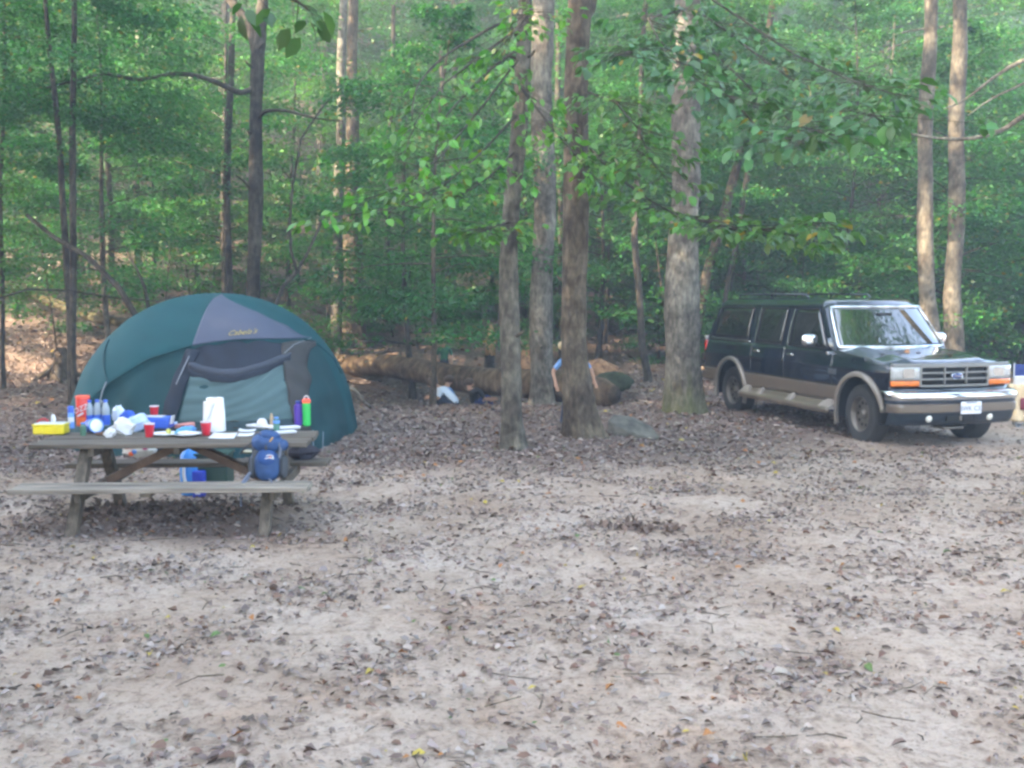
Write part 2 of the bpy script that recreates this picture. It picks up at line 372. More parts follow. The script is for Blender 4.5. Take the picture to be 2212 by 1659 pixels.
G1 = (.060, .205, .054); G2 = (.082, .222, .052); G3 = (.052, .19, .062)
CANOPY = [make_tree(100 + i, 19 + 2 * (i % 3), 5.0 + .8 * i, 4.6, 40, 8, 50, .15, .20 + .02 * (i % 3), (BARK, BARK2, BARK3, BARK)[i], (G1, G2, G1, G2)[i], .02) for i in range(4)]
UNDER = [make_tree(200 + i, 7.5 + i, 1.2 + .25 * i, 3.3, 30, 9, 52, .105, .07, (DARKBARK, BARK2, BARK, DARKBARK)[i], (G1, G1, G3, G2)[i], .05) for i in range(4)]
SAPL = [make_tree(300 + i, 3.4 + .5 * i, .5, 1.6, 16, 6, 40, .085, .022, (DARKBARK, BARK2, DARKBARK)[i], (G3, G1, G3)[i], .08) for i in range(3)]
SHRUB = [make_tree(400 + i, 1.9 + .3 * i, .12, 1.5, 18, 6, 46, .07, .018, DARKBARK, (G3, G1)[i], .05, prof=lambda f: .55 + .6 * math.sin(math.pi * min(1, .15 + f))) for i in range(2)]

# ------------------------------------------------------------------ the trees one can tell apart
def key_tree(name, label, pts, barkm, Y=None, dist=None, flare=1.5, crown=None, limbs=(), n=16, topz=16.0, moss=False, group=None, rough=.10, flareh=.4, limbm=None):
    """pts: (px, py, width_px) along the trunk from the base up, at distance Y (m); limbs: (pts list) in the same photo scale"""
    rr = random.Random(hash(label) % 1000 if False else len(label) * 7 + int(pts[0][0]))
    base = at(pts[0][0], pts[0][1], Y); gz = hz(base.x, base.y)
    t = empty(name, (base.x, base.y, gz), 0, label, 'tree', group); O = Vector((base.x, base.y, gz))
    P = [at(a, b, Y) - O for a, b, c in pts]; W = [c / FPX * Y / 2 for a, b, c in pts]
    d = (P[-1] - P[-2]).normalized()
    if topz < 0: topz = P[-1].z
    while P[-1].z < topz: P.append(P[-1] + Vector((d.x * .6, rr.uniform(-.05, .05), max(.8, d.z)))* 1.4); W.append(max(.03, W[-1] * .93))
    # resample
    zz = [p.z for p in P]; lo = min(-.25, zz[0]); Z = np.concatenate([[lo, .0, .08, .18, .32, .5, .75], np.arange(1.05, topz - .1, .3), [topz]])
    xs = np.interp(Z, zz, [p.x for p in P]); ys = np.interp(Z, zz, [p.y for p in P]); rs = np.interp(Z, zz, W); xs = xs + .018 * np.sin(Z * 1.7 + pts[0][0]) * np.clip(Z, 0, 1); rs = rs * (1 + .05 * np.sin(Z * 2.3 + pts[0][0] * .1))
    kn = [(rr.uniform(.8, 7), rr.uniform(0, 6.28)) for _ in range(7)]
    mb = MB(); V = []; N = 20; ph = rr.uniform(0, 6)
    for k, z in enumerate(Z):
        fl = 1 + (flare - 1) * math.exp(-max(z, 0) / flareh)
        for q in range(N):
            an = 2 * math.pi * q / N
            lob = 1 + (fl - 1) * (.55 + .6 * math.cos(an * 4 + ph) ) * .8 + .03 * math.sin(an * 3 + z * 1.3 + ph) + rough * (rr.random() - .5) * .6
            for kz, ka in kn: lob += .16 * math.exp(-((z - kz) / .14) ** 2 - (math.sin((an - ka) / 2) / .22) ** 2)
            V.append((xs[k] + math.cos(an) * rs[k] * max(.8, lob), ys[k] + math.sin(an) * rs[k] * max(.8, lob), z))
    F = [(k * N + q, k * N + (q + 1) % N, (k + 1) * N + (q + 1) % N, (k + 1) * N + q) for k in range(len(Z) - 1) for q in range(N)]
    mb.add(V, F); mb.build('trunk', barkm, t, 180)
    for lp, lr0, lr1, dy in limbs:
        m2 = MB(); LP = []
        for i, (a, b) in enumerate(lp): LP.append(at(a, b, Y + dy * i / max(1, len(lp) - 1)) - O)
        # smooth by subdividing
        Q = []
        for i in range(len(LP) - 1):
            p0, p1, p2, p3 = LP[max(i - 1, 0)], LP[i], LP[i + 1], LP[min(i + 2, len(LP) - 1)]
            for k in range(4):
                u = k / 4; Q.append(.5 * ((2 * p1) + (p2 - p0) * u + (2 * p0 - 5 * p1 + 4 * p2 - p3) * u * u + (3 * p1 - p0 - 3 * p2 + p3) * u ** 3))
        Q.append(LP[-1]); m2.tube(Q, [lr0 + (lr1 - lr0) * i / (len(Q) - 1) for i in range(len(Q))], 7, rough=.15, rng=rr)
        m2.build('limb', limbm or barkm, t, 180)
    if Y < 20 and limbs is not None and not group:
        for kz, ka in kn[:3]:
            m3 = MB(); k_ = int(np.argmin(np.abs(Z - kz))); c0 = Vector((xs[k_], ys[k_], Z[k_])); dd = Vector((math.cos(ka), math.sin(ka), .35)); ln = rs[k_] + rr.uniform(.06, .22)
            m3.tube([c0 + dd * rs[k_] * .7, c0 + dd * (rs[k_] + ln) * .6, c0 + dd * ln + Vector((0, 0, .02))], [.024, .018, .010], 6, rough=.2, rng=rr); m3.build('stub', barkm, t, 180)
    if crown is not None:
        c = link(bpy.data.objects.new('crown', crown[0][1]), t); c.location = (xs[-1] * crown[1] if False else 0, 0, crown[1]); c.scale = (crown[2],) * 3; c.rotation_euler.z = rr.uniform(0, 6)
    return t, O
def spray(parent, O, starts, seed, lsize, n_per, base, name='leafy_branch', barkm=None, spread=.35, yellow=.012, hang=.35):
    """real twigs with broad leaves: starts = list of 3D polylines"""
    r = np.random.default_rng(seed); rr = random.Random(seed); mb = MB(); P = []; D = []; N = []
    for pl in starts:
        pl = [Vector(p) for p in pl]; Ltot = sum((pl[i + 1] - pl[i]).length for i in range(len(pl) - 1))
        mb.tube(pl, [max(.004, .016 * (1 - i / len(pl))) for i in range(len(pl))], 5, cap=False)
        for q in range(n_per):
            t = rr.random() * (len(pl) - 1) * .999; i = int(t); p = pl[i].lerp(pl[i + 1], t - i); d = (pl[i + 1] - pl[i]).normalized()
            side = d.cross(Vector((0, 0, 1))).normalized() * rr.choice((-1, 1)); tl = rr.uniform(.1, spread)
            e = p + side * tl * rr.uniform(.3, 1) + d * tl * .5 + Vector((rr.gauss(0, .04), rr.gauss(0, .04), rr.uniform(-.12, .05)))
            mb.tube([p, e], [.004, .002], 3, cap=False)
            for k in range(rr.randint(2, 4)):
                P.append(e + Vector((rr.gauss(0, .03), rr.gauss(0, .03), rr.gauss(0, .02)))); dd = (e - p).normalized() + Vector((rr.gauss(0, .7), rr.gauss(0, .7), rr.gauss(0, .25) - hang)); D.append(dd)
                N.append((rr.gauss(0, .4), rr.gauss(0, .4), 1))
    P = np.array(P) ; D = np.array(D); N = np.array(N); n = len(P)
    V, F, C = leaves(P, D, N, lsize * (.55 + .65 * r.random(n)), .62, greens(n, r, base, yellow), .12, True)
    b = mb.build(name, barkm or DARKBARK, parent, 180)
    lo = link(bpy.data.objects.new('leaf', np_mesh('leaf', V, F, NEARLEAF, C)), b); lo['kind'] = 'stuff'
    return b
CR = CANOPY
T1, O1 = key_tree('slender_tree', 'slender crooked grey trunk, leftmost of the trunks in front of the bank', [(1112, 985, 56), (1105, 900, 47), (1100, 750, 42), (1098, 600, 40), (1105, 480, 38), (1120, 300, 35), (1127, 150, 31), (1133, 0, 28)], BARK, 12.45, flare=1.5, crown=(CR[0], 6.0, .55), flareh=.25, limbm=DARKBARK,
    limbs=[([(1122, 90), (1090, 50), (1010, 90), (950, 130), (900, 190), (890, 260)], .022, .006, -2.5), ([(1120, 105), (1060, 150), (990, 220), (945, 275)], .022, .006, -2.0), ([(1102, 520), (1088, 545), (1085, 575), (1092, 590)], .012, .006, -.1), ([(1105, 500), (1118, 520), (1132, 540)], .015, .006, -.2)])
T2, O2 = key_tree('straight_tree', 'straight grey trunk rising behind the slender tree at the log end', [(1170, 868, 54), (1170, 780, 50), (1172, 600, 48), (1175, 400, 46), (1172, 200, 47), (1172, 0, 44)], BARK3, 18.85, flare=1.7, crown=(CR[1], 7.0, .8))
T3, O3 = key_tree('flared_tree', 'brown trunk with flared base hiding a person in blue, beside the rock', [(1266, 967, 76), (1252, 880, 62), (1242, 760, 56), (1240, 600, 55), (1243, 400, 54), (1247, 200, 53), (1252, 0, 47)], BARK2, 13.2, flare=1.55, crown=(CR[2], 7.0, .8), flareh=.3, limbs=[([(1258, 40), (1275, 20), (1282, -30)], .09, .05, .2)])
T4, O4 = key_tree('mossy_tree', 'thick pale trunk with mossy base, nearest the dark vehicle', [(1478, 895, 88), (1475, 800, 78), (1474, 650, 72), (1478, 450, 60), (1482, 250, 58), (1485, 0, 54)], MOSSY, 16.9, flare=1.22, crown=(CR[3], 7.5, .85), flareh=.45)
key_tree('slim_tree', 'left one of the two grey trunks behind the vehicle windscreen', [(2012, 730, 40), (2005, 640, 35), (1997, 500, 31), (1999, 300, 31), (2008, 100, 28), (2010, 0, 27)], BARK, 21.0, crown=(CR[0], 7, .7))
key_tree('slim_tree', 'right one of the two grey trunks behind the vehicle bonnet', [(2062, 745, 40), (2058, 640, 36), (2064, 500, 33), (2067, 300, 33), (2072, 100, 30), (2072, 0, 29)], BARK, 22.5, crown=(CR[1], 7, .7))
TL, OL = key_tree('forked_tree', 'dark tree behind the tent forking at the top, with a long sideways limb', [(548, 690, 31), (548, 560, 29), (552, 400, 30), (555, 250, 27), (556, 110, 28)], DARKBARK, 19.5, crown=(CR[2], 6, .6), topz=-1, flare=1.3,
    limbs=[([(556, 130), (540, 60), (505, 10), (470, -30), (430, -80)], .10, .06, .5), ([(556, 130), (563, 60), (568, 0), (575, -90)], .13, .09, .2), ([(552, 190), (520, 200), (490, 188), (430, 165), (370, 160), (300, 172), (230, 160), (180, 170), (100, 190)], .06, .015, -1.5),
           ([(556, 260), (575, 240), (620, 240), (680, 255), (740, 262)], .045, .012, -1.0), ([(552, 430), (530, 395), (510, 380)], .03, .01, -.3)])
key_tree('pale_tree', 'pale trunk standing left of the dark trunk behind the tent end', [(727, 745, 24), (727, 600, 23), (730, 500, 22), (735, 300, 20), (742, 0, 18)], BARK3, 26.0, crown=(CR[3], 7, .7))
key_tree('stout_tree', 'stout dark trunk at the far end of the fallen log', [(765, 752, 50), (763, 620, 44), (762, 480, 38), (760, 300, 28), (762, 100, 22), (762, 0, 20)], BARK2, 27.0, crown=(CR[0], 8, .8))
thin = [  # (name, label, pts, bark, Y)
    ('thin_tree', 'left of two thin stems standing close together left of the tent', [(150, 740, 15), (146, 620, 14), (142, 500, 14), (130, 330, 12), (110, 150, 10), (100, 0, 9)], DARKBARK, 17.5),
    ('thin_tree', 'right of two thin stems standing close together left of the tent', [(160, 770, 13), (158, 640, 14), (155, 500, 15), (158, 350, 13), (160, 200, 12), (158, 0, 11)], DARKBARK, 17.0),
    ('thin_tree', 'thin straight stem between the tent peak and the forked tree', [(495, 650, 15), (494, 560, 15), (492, 450, 14), (490, 300, 14), (500, 150, 13), (506, 0, 12)], DARKBARK, 21.5),
    ('thin_tree', 'sunlit pale stem on the slope behind the tent', [(300, 590, 15), (297, 540, 15), (295, 450, 14), (292, 300, 13), (300, 100, 11), (302, 0, 10)], BARK3, 29.0),
    ('thin_tree', 'dark slender stem on the slope left of the sunlit one', [(243, 600, 12), (240, 540, 13), (238, 450, 12), (232, 300, 11), (228, 100, 10), (228, 0, 9)], DARKBARK, 27.0),
    ('thin_tree', 'hair-thin stem rising at the left picture edge', [(5, 760, 10), (3, 600, 10), (2, 400, 9), (8, 200, 8), (12, 0, 7)], DARKBARK, 19.0),
    ('thin_tree', 'dark stem between the straight and the flared trunk', [(1213, 760, 14), (1214, 650, 14), (1212, 500, 13), (1205, 300, 12), (1205, 0, 11)], DARKBARK, 27.0),
    ('thin_tree', 'leaning brown stem right of the mossy tree', [(1495, 750, 20), (1525, 600, 22), (1555, 500, 20), (1590, 360, 19), (1620, 240, 16), (1660, 60, 14)], BARK2, 25.0),
    ('thin_tree', 'thin dark leaning stem beside the leaning brown one', [(1560, 700, 10), (1575, 600, 10), (1600, 460, 11), (1622, 330, 10), (1640, 180, 9), (1650, 0, 8)], DARKBARK, 24.5),
    ('thin_tree', 'crooked dark stem left of the mossy tree', [(1400, 810, 16), (1385, 740, 17), (1380, 640, 15), (1372, 520, 14), (1378, 350, 12), (1390, 100, 10)], DARKBARK, 23.0),
    ('thin_tree', 'dark thin stem behind the slender tree', [(1128, 720, 20), (1128, 560, 20), (1130, 400, 18), (1135, 200, 15), (1140, 0, 13)], DARKBARK, 30.0),
    ('thin_tree', 'thin stem with curved foot in the gap above the log', [(965, 690, 13), (968, 620, 12), (964, 540, 11), (960, 420, 10), (955, 200, 8)], DARKBARK, 29.0),
    ('thin_tree', 'lanky dark stem right of the stout tree', [(838, 700, 11), (835, 600, 11), (838, 480, 11), (842, 300, 10), (850, 100, 9)], DARKBARK, 30.0),
    ('thin_tree', 'far grey trunk high on the slope above the vehicle roof', [(1868, 700, 18), (1875, 500, 16), (1878, 300, 15), (1880, 100, 14), (1880, 0, 13)], BARK3, 38.0),
    ('thin_tree', 'far pale trunk high on the slope left of the paired trunks', [(1950, 690, 16), (1955, 500, 15), (1958, 300, 15), (1962, 100, 14), (1962, 0, 14)], BARK3, 42.0),
    ('thin_tree', 'far grey trunk rising through leaves near the right edge', [(2150, 690, 16), (2152, 500, 15), (2155, 300, 14), (2160, 0, 12)], BARK, 40.0),
    ('thin_tree', 'reddish far trunk behind the mossy tree', [(1400, 700, 26), (1402, 560, 26), (1405, 400, 24), (1408, 200, 22), (1412, 0, 20)], BARK2, 33.0),
]
for i, (nm, lb, pts, bm, Y) in enumerate(thin):
    key_tree(nm, lb, pts, bm, Y, flare=1.25, topz=9.0, crown=((UNDER[i % 4] if Y < 28 else CR[i % 4]), (3.2 if Y < 28 else 5.0), .75), flareh=.2, group='slender stems in the wood')
def pole(name, label, pts, Y0, Y1, r0, r1, barkm, cat='branch'):
    P = [at(a, b, Y0 + (Y1 - Y0) * i / (len(pts) - 1)) for i, (a, b) in enumerate(pts)]
    O = P[0].copy(); mb = MB(); rr = random.Random(5)
    mb.tube([p - O for p in P], [r0 + (r1 - r0) * i / (len(P) - 1) for i in range(len(P))], 8, rough=.15, rng=rr)
    o = mb.build(name, barkm, None, 180); o.location = O; return tag(o, label, cat)
pole('dead_pole', 'dark dead stem leaning left over the tent', [(305, 700), (255, 620), (190, 555), (120, 515), (95, 495), (58, 465)], 16.3, 17.5, .05, .03, DARKBARK, 'dead stem')
pole('dead_pole', 'bent dark dead stem leaning right behind the tent peak', [(585, 690), (610, 620), (640, 590), (665, 545), (690, 490), (700, 470)], 17.6, 19.0, .042, .02, DARKBARK, 'dead stem')
pole('dead_pole', 'thin dark stem forking up from the bent one', [(642, 588), (628, 540), (626, 480), (632, 400), (650, 300), (690, 240), (720, 205)], 18.1, 18.6, .028, .015, DARKBARK, 'dead stem')
pole('dead_pole', 'thin dark stick leaning on the slope left of tent', [(322, 670), (312, 620), (300, 590), (275, 545)], 18.5, 19.5, .035, .02, DARKBARK, 'dead stem')
pole('long_branch', 'long dark bare branch crossing low at the left', [(-20, 650), (60, 625), (150, 628), (260, 645), (340, 650), (390, 640)], 15.8, 17.2, .018, .010, DARKBARK)
# a tree just outside the right edge whose bare limbs reach in
TR, OR = key_tree('bare_limbed_tree', 'tree at the right picture edge whose bare limbs reach in over the vehicle', [(2420, 900, 60), (2415, 600, 55), (2400, 200, 50), (2400, -200, 45)], BARK3, 15.5, crown=(CR[1], 7.5, .7), topz=12,
    limbs=[([(2410, 120), (2330, 190), (2270, 225), (2212, 250), (2160, 283), (2090, 300), (2010, 297), (1952, 286)], .065, .012, -1.0), ([(2405, 40), (2300, 100), (2212, 130), (2150, 165), (2085, 215), (2040, 235)], .05, .010, -1.0), ([(2408, 60), (2300, 140), (2212, 180), (2140, 215), (2090, 250)], .03, .008, -1.5)])

# near leafy branches hanging in front of the trunks
def pl(pts, Y0, Y1, O): return [at(a, b, Y0 + (Y1 - Y0) * i / (len(pts) - 1)) - O for i, (a, b) in enumerate(pts)]
spray(T1, O1, [pl([(1120, 60), (1040, 120), (960, 180), (900, 260), (870, 340)], 12, 10, O1), pl([(1118, 130), (1050, 220), (960, 330), (880, 400), (790, 430)], 12, 10, O1), pl([(1115, 250), (1040, 330), (960, 400), (850, 450), (720, 470)], 12, 9.6, O1), pl([(1120, 40), (1150, 20), (1120, 60), (1075, 110)], 12, 11, O1), pl([(1118, 180), (1180, 260), (1230, 320), (1300, 400)], 12, 11, O1), pl([(1100, 480), (1070, 490), (1040, 500)], 12.3, 11.6, O1), pl([(1110, 330), (1060, 380), (1000, 420), (930, 420)], 12, 10.5, O1)], 21, .125, 46, (.085, .24, .035), spread=.6, yellow=.03)
spray(T3, O3, [pl([(1275, 320), (1330, 380), (1400, 430), (1470, 470), (1560, 480)], 13, 10, O3), pl([(1270, 400), (1380, 450), (1500, 470), (1620, 490), (1760, 520)], 13, 9.5, O3), pl([(1265, 360), (1340, 300), (1400, 340), (1450, 400)], 13, 11, O3), pl([(1270, 200), (1330, 220), (1380, 280), (1400, 330)], 13, 11, O3), pl([(1500, 470), (1600, 500), (1700, 490), (1790, 480)], 11, 9.3, O3)], 22, .13, 74, (.078, .19, .05), spread=.7)
spray(T4, O4, [pl([(1500, 20), (1560, 60), (1650, 130), (1740, 190), (1840, 240), (1900, 250)], 14, 8.0, O4), pl([(1490, 60), (1560, 130), (1640, 210), (1720, 270), (1790, 290)], 14, 8.5, O4), pl([(1495, -30), (1600, 40), (1720, 120), (1830, 170), (1920, 200)], 14, 8.3, O4), pl([(1480, 80), (1400, 100), (1330, 120)], 14, 10, O4), pl([(1490, 100), (1560, 190), (1640, 280), (1740, 310)], 13, 9, O4), pl([(1480, 20), (1400, 40), (1440, 120), (1540, 200)], 13, 9.5, O4)], 23, .145, 90, (.07, .175, .06), spread=.75)
ovr, OO = key_tree('overhead_tree', 'tree beside the camera whose leaf sprays hang in at the top', [(-700, 2600, 260), (-700, 1600, 220), (-690, 600, 180)], BARK, 5.0, crown=(CR[2], 7.0, .45), topz=9)
spray(ovr, OO, [pl([(-400, -250), (100, -150), (450, -60), (640, 0), (690, 40)], 5, 5.4, OO)], 24, .13, 14, (.06, .15, .035), spread=.3)

# ------------------------------------------------------------------ the wood behind (individual trees, shared meshes)
RB = random.Random(77); spots = []
def free(x, y, dmin): return all((x - a) ** 2 + (y - b) ** 2 > dmin * dmin for a, b in spots)
SLOTS = [(145, 'left of the paired thin stems'), (490, 'between the paired stems and the tent peak'), (560, 'beside the forked tree'), (740, 'between the forked tree and the pale trunk'), (1110, 'between the stout and the slender trunk'),
         (1250, 'behind the trunks before the bank'), (1480, 'between the flared and the mossy trunk'), (1620, 'beside the leaning brown stem'), (1800, 'above the rear of the vehicle'), (2000, 'above the vehicle windscreen'), (2080, 'behind the paired grey trunks'), (1e9, 'right of the paired grey trunks')]
def where(x, y):
    p = px_of(x, y); d = 'low on the slope' if y < 27 else 'partway up the slope' if y < 34 else 'high on the slope' if y < 46 else 'far up the slope'
    return d + ' ' + next(w_ for lim, w_ in SLOTS if p < lim)
PLUR = {'tree': 'trees', 'bush': 'bushes', 'sapling': 'saplings'}
def scatter(n, x0, x1, y0, y1, dmin, protos, name, word, cat, smin, smax, cond=None, sz=1.0):
    k = 0; tries = 0
    while k < n and tries < n * 60:
        tries += 1; y = y0 + (y1 - y0) * RB.random() ** 1.2; half = .56 * y + 3; x = RB.uniform(max(x0, -half), min(x1, half))
        if (cond and not cond(x, y)) or not free(x, y, dmin): continue
        spots.append((x, y)); k += 1
        place(RB.choice(protos), name, x, y, f'{word} {where(x, y)}', cat, f'{word[:-len(cat)]}{PLUR[cat]} {where(x, y)}', RB.uniform(smin, smax), rr=RB, sz=sz)
def px_of(x, y, z=1.0):
    zz = z - CAM_H; return 1106 + FPX * x / (y * _c - zz * _s)
scatter(44, -40, 42, 33, 85, 4.4, CANOPY, 'woodland_tree', 'tall woodland tree', 'tree', .8, 1.15, lambda x, y: y > np.interp(x, [-20, -5, 4, 12, 25], [27, 30, 31, 34, 36]))
scatter(26, -26, -1.5, 18, 42, 2.5, UNDER, 'understory_tree', 'low understory tree', 'tree', .75, 1.1, lambda x, y: not (px_of(x, y) > 150 and px_of(x, y) < 800 and y < 20.5) and not (680 < px_of(x, y) < 830 and y < 28.5))
scatter(16, -1.5, 6, 27, 44, 2.2, UNDER, 'understory_tree', 'low understory tree', 'tree', .75, 1.1)
scatter(30, 5, 28, 25, 46, 2.2, UNDER, 'understory_tree', 'low understory tree', 'tree', .8, 1.25)
scatter(30, -22, 2, 21, 42, 1.6, SAPL, 'sapling', 'thin green sapling', 'sapling', .7, 1.2, lambda x, y: y > np.interp(x, [-20, -9, -4, 2], [17, 20, 26, 28]))
scatter(40, 2, 26, 25, 45, 1.4, SAPL + SHRUB, 'bush', 'dense leafy bush', 'bush', .9, 1.5)
scatter(45, 6, 26, 24, 40, 1.3, SHRUB, 'bush', 'dense leafy bush', 'bush', 1.0, 1.7)
scatter(16, -8, 6, 27, 36, 1.3, SHRUB, 'bush', 'small leafy bush', 'bush', .6, 1.0)
scatter(64, -45, 45, 44, 84, 3.0, UNDER, 'understory_tree', 'broad understory tree', 'tree', 1.5, 2.0)
# trees added round the clearing, outside the view, to keep the sun off it
RING = []; FLECK = [(-3.9, 25.0), (-10.5, 29.0)]; sdh = Vector((SUN_DIR.x, SUN_DIR.y, 0)).normalized()      # gaps shaped in the added trees to let sun onto log and slope
for k in range(24):
    a = R(205 + k * 5.2) if k < 16 else R(90 + (k - 16) * 13)
    for rad_ in ((20, 24, 28, 33, 39) if k < 16 else (25,)):
        rr_ = rad_ + RB.uniform(-2, 2); aa = a + RB.uniform(-.05, .05); x, y = rr_ * math.sin(aa), 5 + rr_ * math.cos(aa)
        if y > 4 and abs(x) < .62 * y + 4: continue
        if not free(x, y, 2.8): continue
        if any(abs((x - a) * sdh.y - (y - b) * sdh.x) < 3.2 and (x - a) * sdh.x + (y - b) * sdh.y > 0 for a, b in FLECK): continue
        spots.append((x, y))
        place(RB.choice(CANOPY if RB.random() < .7 else UNDER), 'unseen_shade_tree', x, y, 'unseen tree added beside or behind the viewer to shape the light', 'tree', 'unseen trees added round the clearing', RB.uniform(.85, 1.15), rr=RB)

for x, y, k, sc_ in ((9.6, 10.2, 0, 1.1), (8.9, 5.2, 2, 1.1), (12.8, 11.5, 1, 1.15), (-8.9, 10.4, 0, 1.08), (-13, -4, 0, 1.2), (-10, -8, 1, 1.2), (-16, 1, 2, 1.2), (-14.5, -1.2, 3, 1.15), (-17.5, -5, 1, 1.2), (-11, -.8, 2, 1.15), (-20, -2, 0, 1.2), (-19, 4, 3, 1.1)):  # more unseen trees, added for shade and for the windscreen's reflections
    place(CANOPY[k], 'unseen_shade_tree', x, y, 'unseen tree added beside or behind the viewer to shape the light', 'tree', 'unseen trees added round the clearing', sc_, rr=RB)

# ------------------------------------------------------------------ fallen log, snag, roots, rock
LOGBARK = bark('rotting_log', (.07, .047, .032), (.125, .09, .062), 9.0, 1.0)
RAW = mat('raw_wood', (.30, .17, .075), .8, var=.25, vscale=20, bump=.6, bscale=60, stretch=(1, 1, .2), col2=(.52, .34, .18))
CLAY = mat('red_clay', (.20, .09, .04), .95, var=.4, vscale=9, bump=1, bscale=18, col2=(.34, .19, .10))
rr = random.Random(9)
def log_obj():
    A = Vector((1.80, 17.95, .22)); B = Vector((-6.4, 28.2, .30)); n = 40; N = 22; V = []
    d = (B - A).normalized(); u = d.cross(Vector((0, 0, 1))).normalized(); wv = u.cross(d)
    t = empty('fallen_log', A, 0, 'long fallen barkless log spanning the gully behind the tent', 'log')
    for i in range(n + 1):
        p = (B - A) * i / n + Vector((0, 0, .05 * math.sin(i * .35))); r = .285 - .03 * i / n
        for k in range(N):
            an = 2 * math.pi * k / N; q = r * (1 - .45 * max(0, (1.6 - i) / 1.6) ** 2) * (1 + .05 * math.sin(an * 3 + i * .2) + .02 * math.sin(an * 7 + .3 * math.sin(i * .7)) + .015 * (rr.random() - .5)); V.append(p + (u * math.cos(an) + wv * math.sin(an)) * q)
    F = [(i * N + k, i * N + (k + 1) % N, (i + 1) * N + (k + 1) % N, (i + 1) * N + k) for i in range(n) for k in range(N)]
    mb = MB(); mb.add(V, F); mb.build('stem', LOGBARK, t, 180)
    m2 = MB(); m2.lathe([(.16, .01), (.12, -.06), (.08, -.30), (.02, -.32)], 22, (0, 0, 0), axis=-d); m2.build('hollow_end', mat('rotten_heart', (.07, .05, .035), .95, var=.5, vscale=12, bump=1), t, 180)
    return t
log_obj()
def snag():
    b = at(1057, 775, 25.5); gz = hz(b.x, b.y); t = empty('broken_snag', (b.x, b.y, gz), 0, 'broken snag with raw orange wood showing, beyond the log', 'stump')
    h = at(1057, 712, 25.5).z - gz; m = MB(); m.tube([(0, 0, -.3), (0, 0, .2), (.02, 0, h * .55)], [.20, .15, .11], 12, rough=.15, rng=rr); m.build('stem', DARKBARK, t, 180)
    m = MB(); m.tube([(.02, 0, h * .5), (.02, -.02, h * .8), (.03, 0, h), (.05, 0, h + .12)], [.12, .11, .08, .02], 10, rough=.2, rng=rr); m.build('bare_wood', RAW, t, 180)
snag()
def lump(name, label, cat, c, r, m, seed, rot=None, p=2.2, amp=.25):
    q = random.Random(seed); ph = [q.uniform(0, 6) for _ in range(6)]
    mb = MB(); mb.ell((0, 0, 0), r, 28, 18, p, rot, bump=lambda i, j: amp * (.4 * math.sin(i * .45 + ph[0]) * math.sin(j * .7 + ph[1]) + .3 * math.sin(i * 1.3 + ph[2] + j) + .3 * (q.random() - .5)))
    o = mb.build(name, m, None, 60); o.location = c; return tag(o, label, cat)
c = at(1130, 795, 24.5); lump('root_plate', 'torn up orange clay root plate left of the straight trunk', 'root plate', c, (.35, .25, .42), CLAY, 3)
c = at(1290, 805, 22.5); lump('clay_bank', 'orange clay lump right of the flared trunk', 'clay bank', c, (.42, .3, .28), CLAY, 4)
c = at(1325, 825, 21); lump('mossy_lump', 'dark mossy mound right of the flared trunk', 'mound', c, (.38, .3, .20), mat('dark_moss', (.03, .04, .018), .95, var=.5, vscale=14, bump=1), 5)
ROCK = mat('grey_rock', (.058, .053, .043), .9, var=.35, vscale=7, bump=.8, bscale=18, col2=(.095, .088, .070))
def rock():
    c = on(1365, 955, 0); q = random.Random(2)
    P = [(-.33, -.02, .24), (-.24, .16, .30), (.02, .26, .26), (.30, .20, .12), (.36, -.12, .015), (.20, -.22, .02), (-.05, -.20, .10), (-.26, -.14, .2)]
    mb = MB(); V = [(x, y, z) for x, y, z in P] + [(x * 1.04, y * 1.1, -.1) for x, y, z in P] + [(.02, .02, .21)]
    F = [(i, (i + 1) % 8, 16) for i in range(8)] + [(i, i + 8, (i + 1) % 8 + 8, (i + 1) % 8) for i in range(8)]
    mb.add(V, F); o = mb.build('flat_rock', ROCK, None, 25, bevel=.02); o.location = (c.x, c.y, hz(c.x, c.y) - .02); tag(o, 'flat tilted grey rock lying beside the flared trunk', 'rock')
rock()
b = at(790, 870, 17.5); pole('fallen_branch', 'pale fallen branch sticking out behind the tent', [(750, 835), (770, 845), (785, 865), (800, 880)], 17.2, 16.6, .035, .03, BARK3)
c = at(20, 600, 24); pole('mossy_log', 'mossy fallen trunk on the slope at far left', [(20, 600), (80, 640), (150, 668), (215, 690), (290, 700)], 23.5, 21.5, .14, .10, bark('mossy_log', (.06, .052, .03), (.10, .088, .052)), 'log')
c = at(118, 672, 20.5); 
def stump():
    g = at(125, 700, 20); gz = hz(g.x, g.y); t = empty('root_stump', (g.x, g.y, gz), 0, 'old stump with spreading roots left of the tent', 'stump'); m = MB()
    m.tube([(0, 0, -.2), (0, 0, .1), (.03, 0, .35), (.05, 0, .6)], [.28, .2, .13, .10], 12, rough=.3, rng=rr); m.build('stem', BARK2, t, 180)
    for k in range(5):
        a = k * 1.25; m = MB(); m.tube([(0, 0, .3), (.25 * math.cos(a), .25 * math.sin(a), .12), (.6 * math.cos(a + .2), .6 * math.sin(a + .2), -.1)], [.09, .06, .03], 6); m.build('root', BARK2, t, 180)
stump()

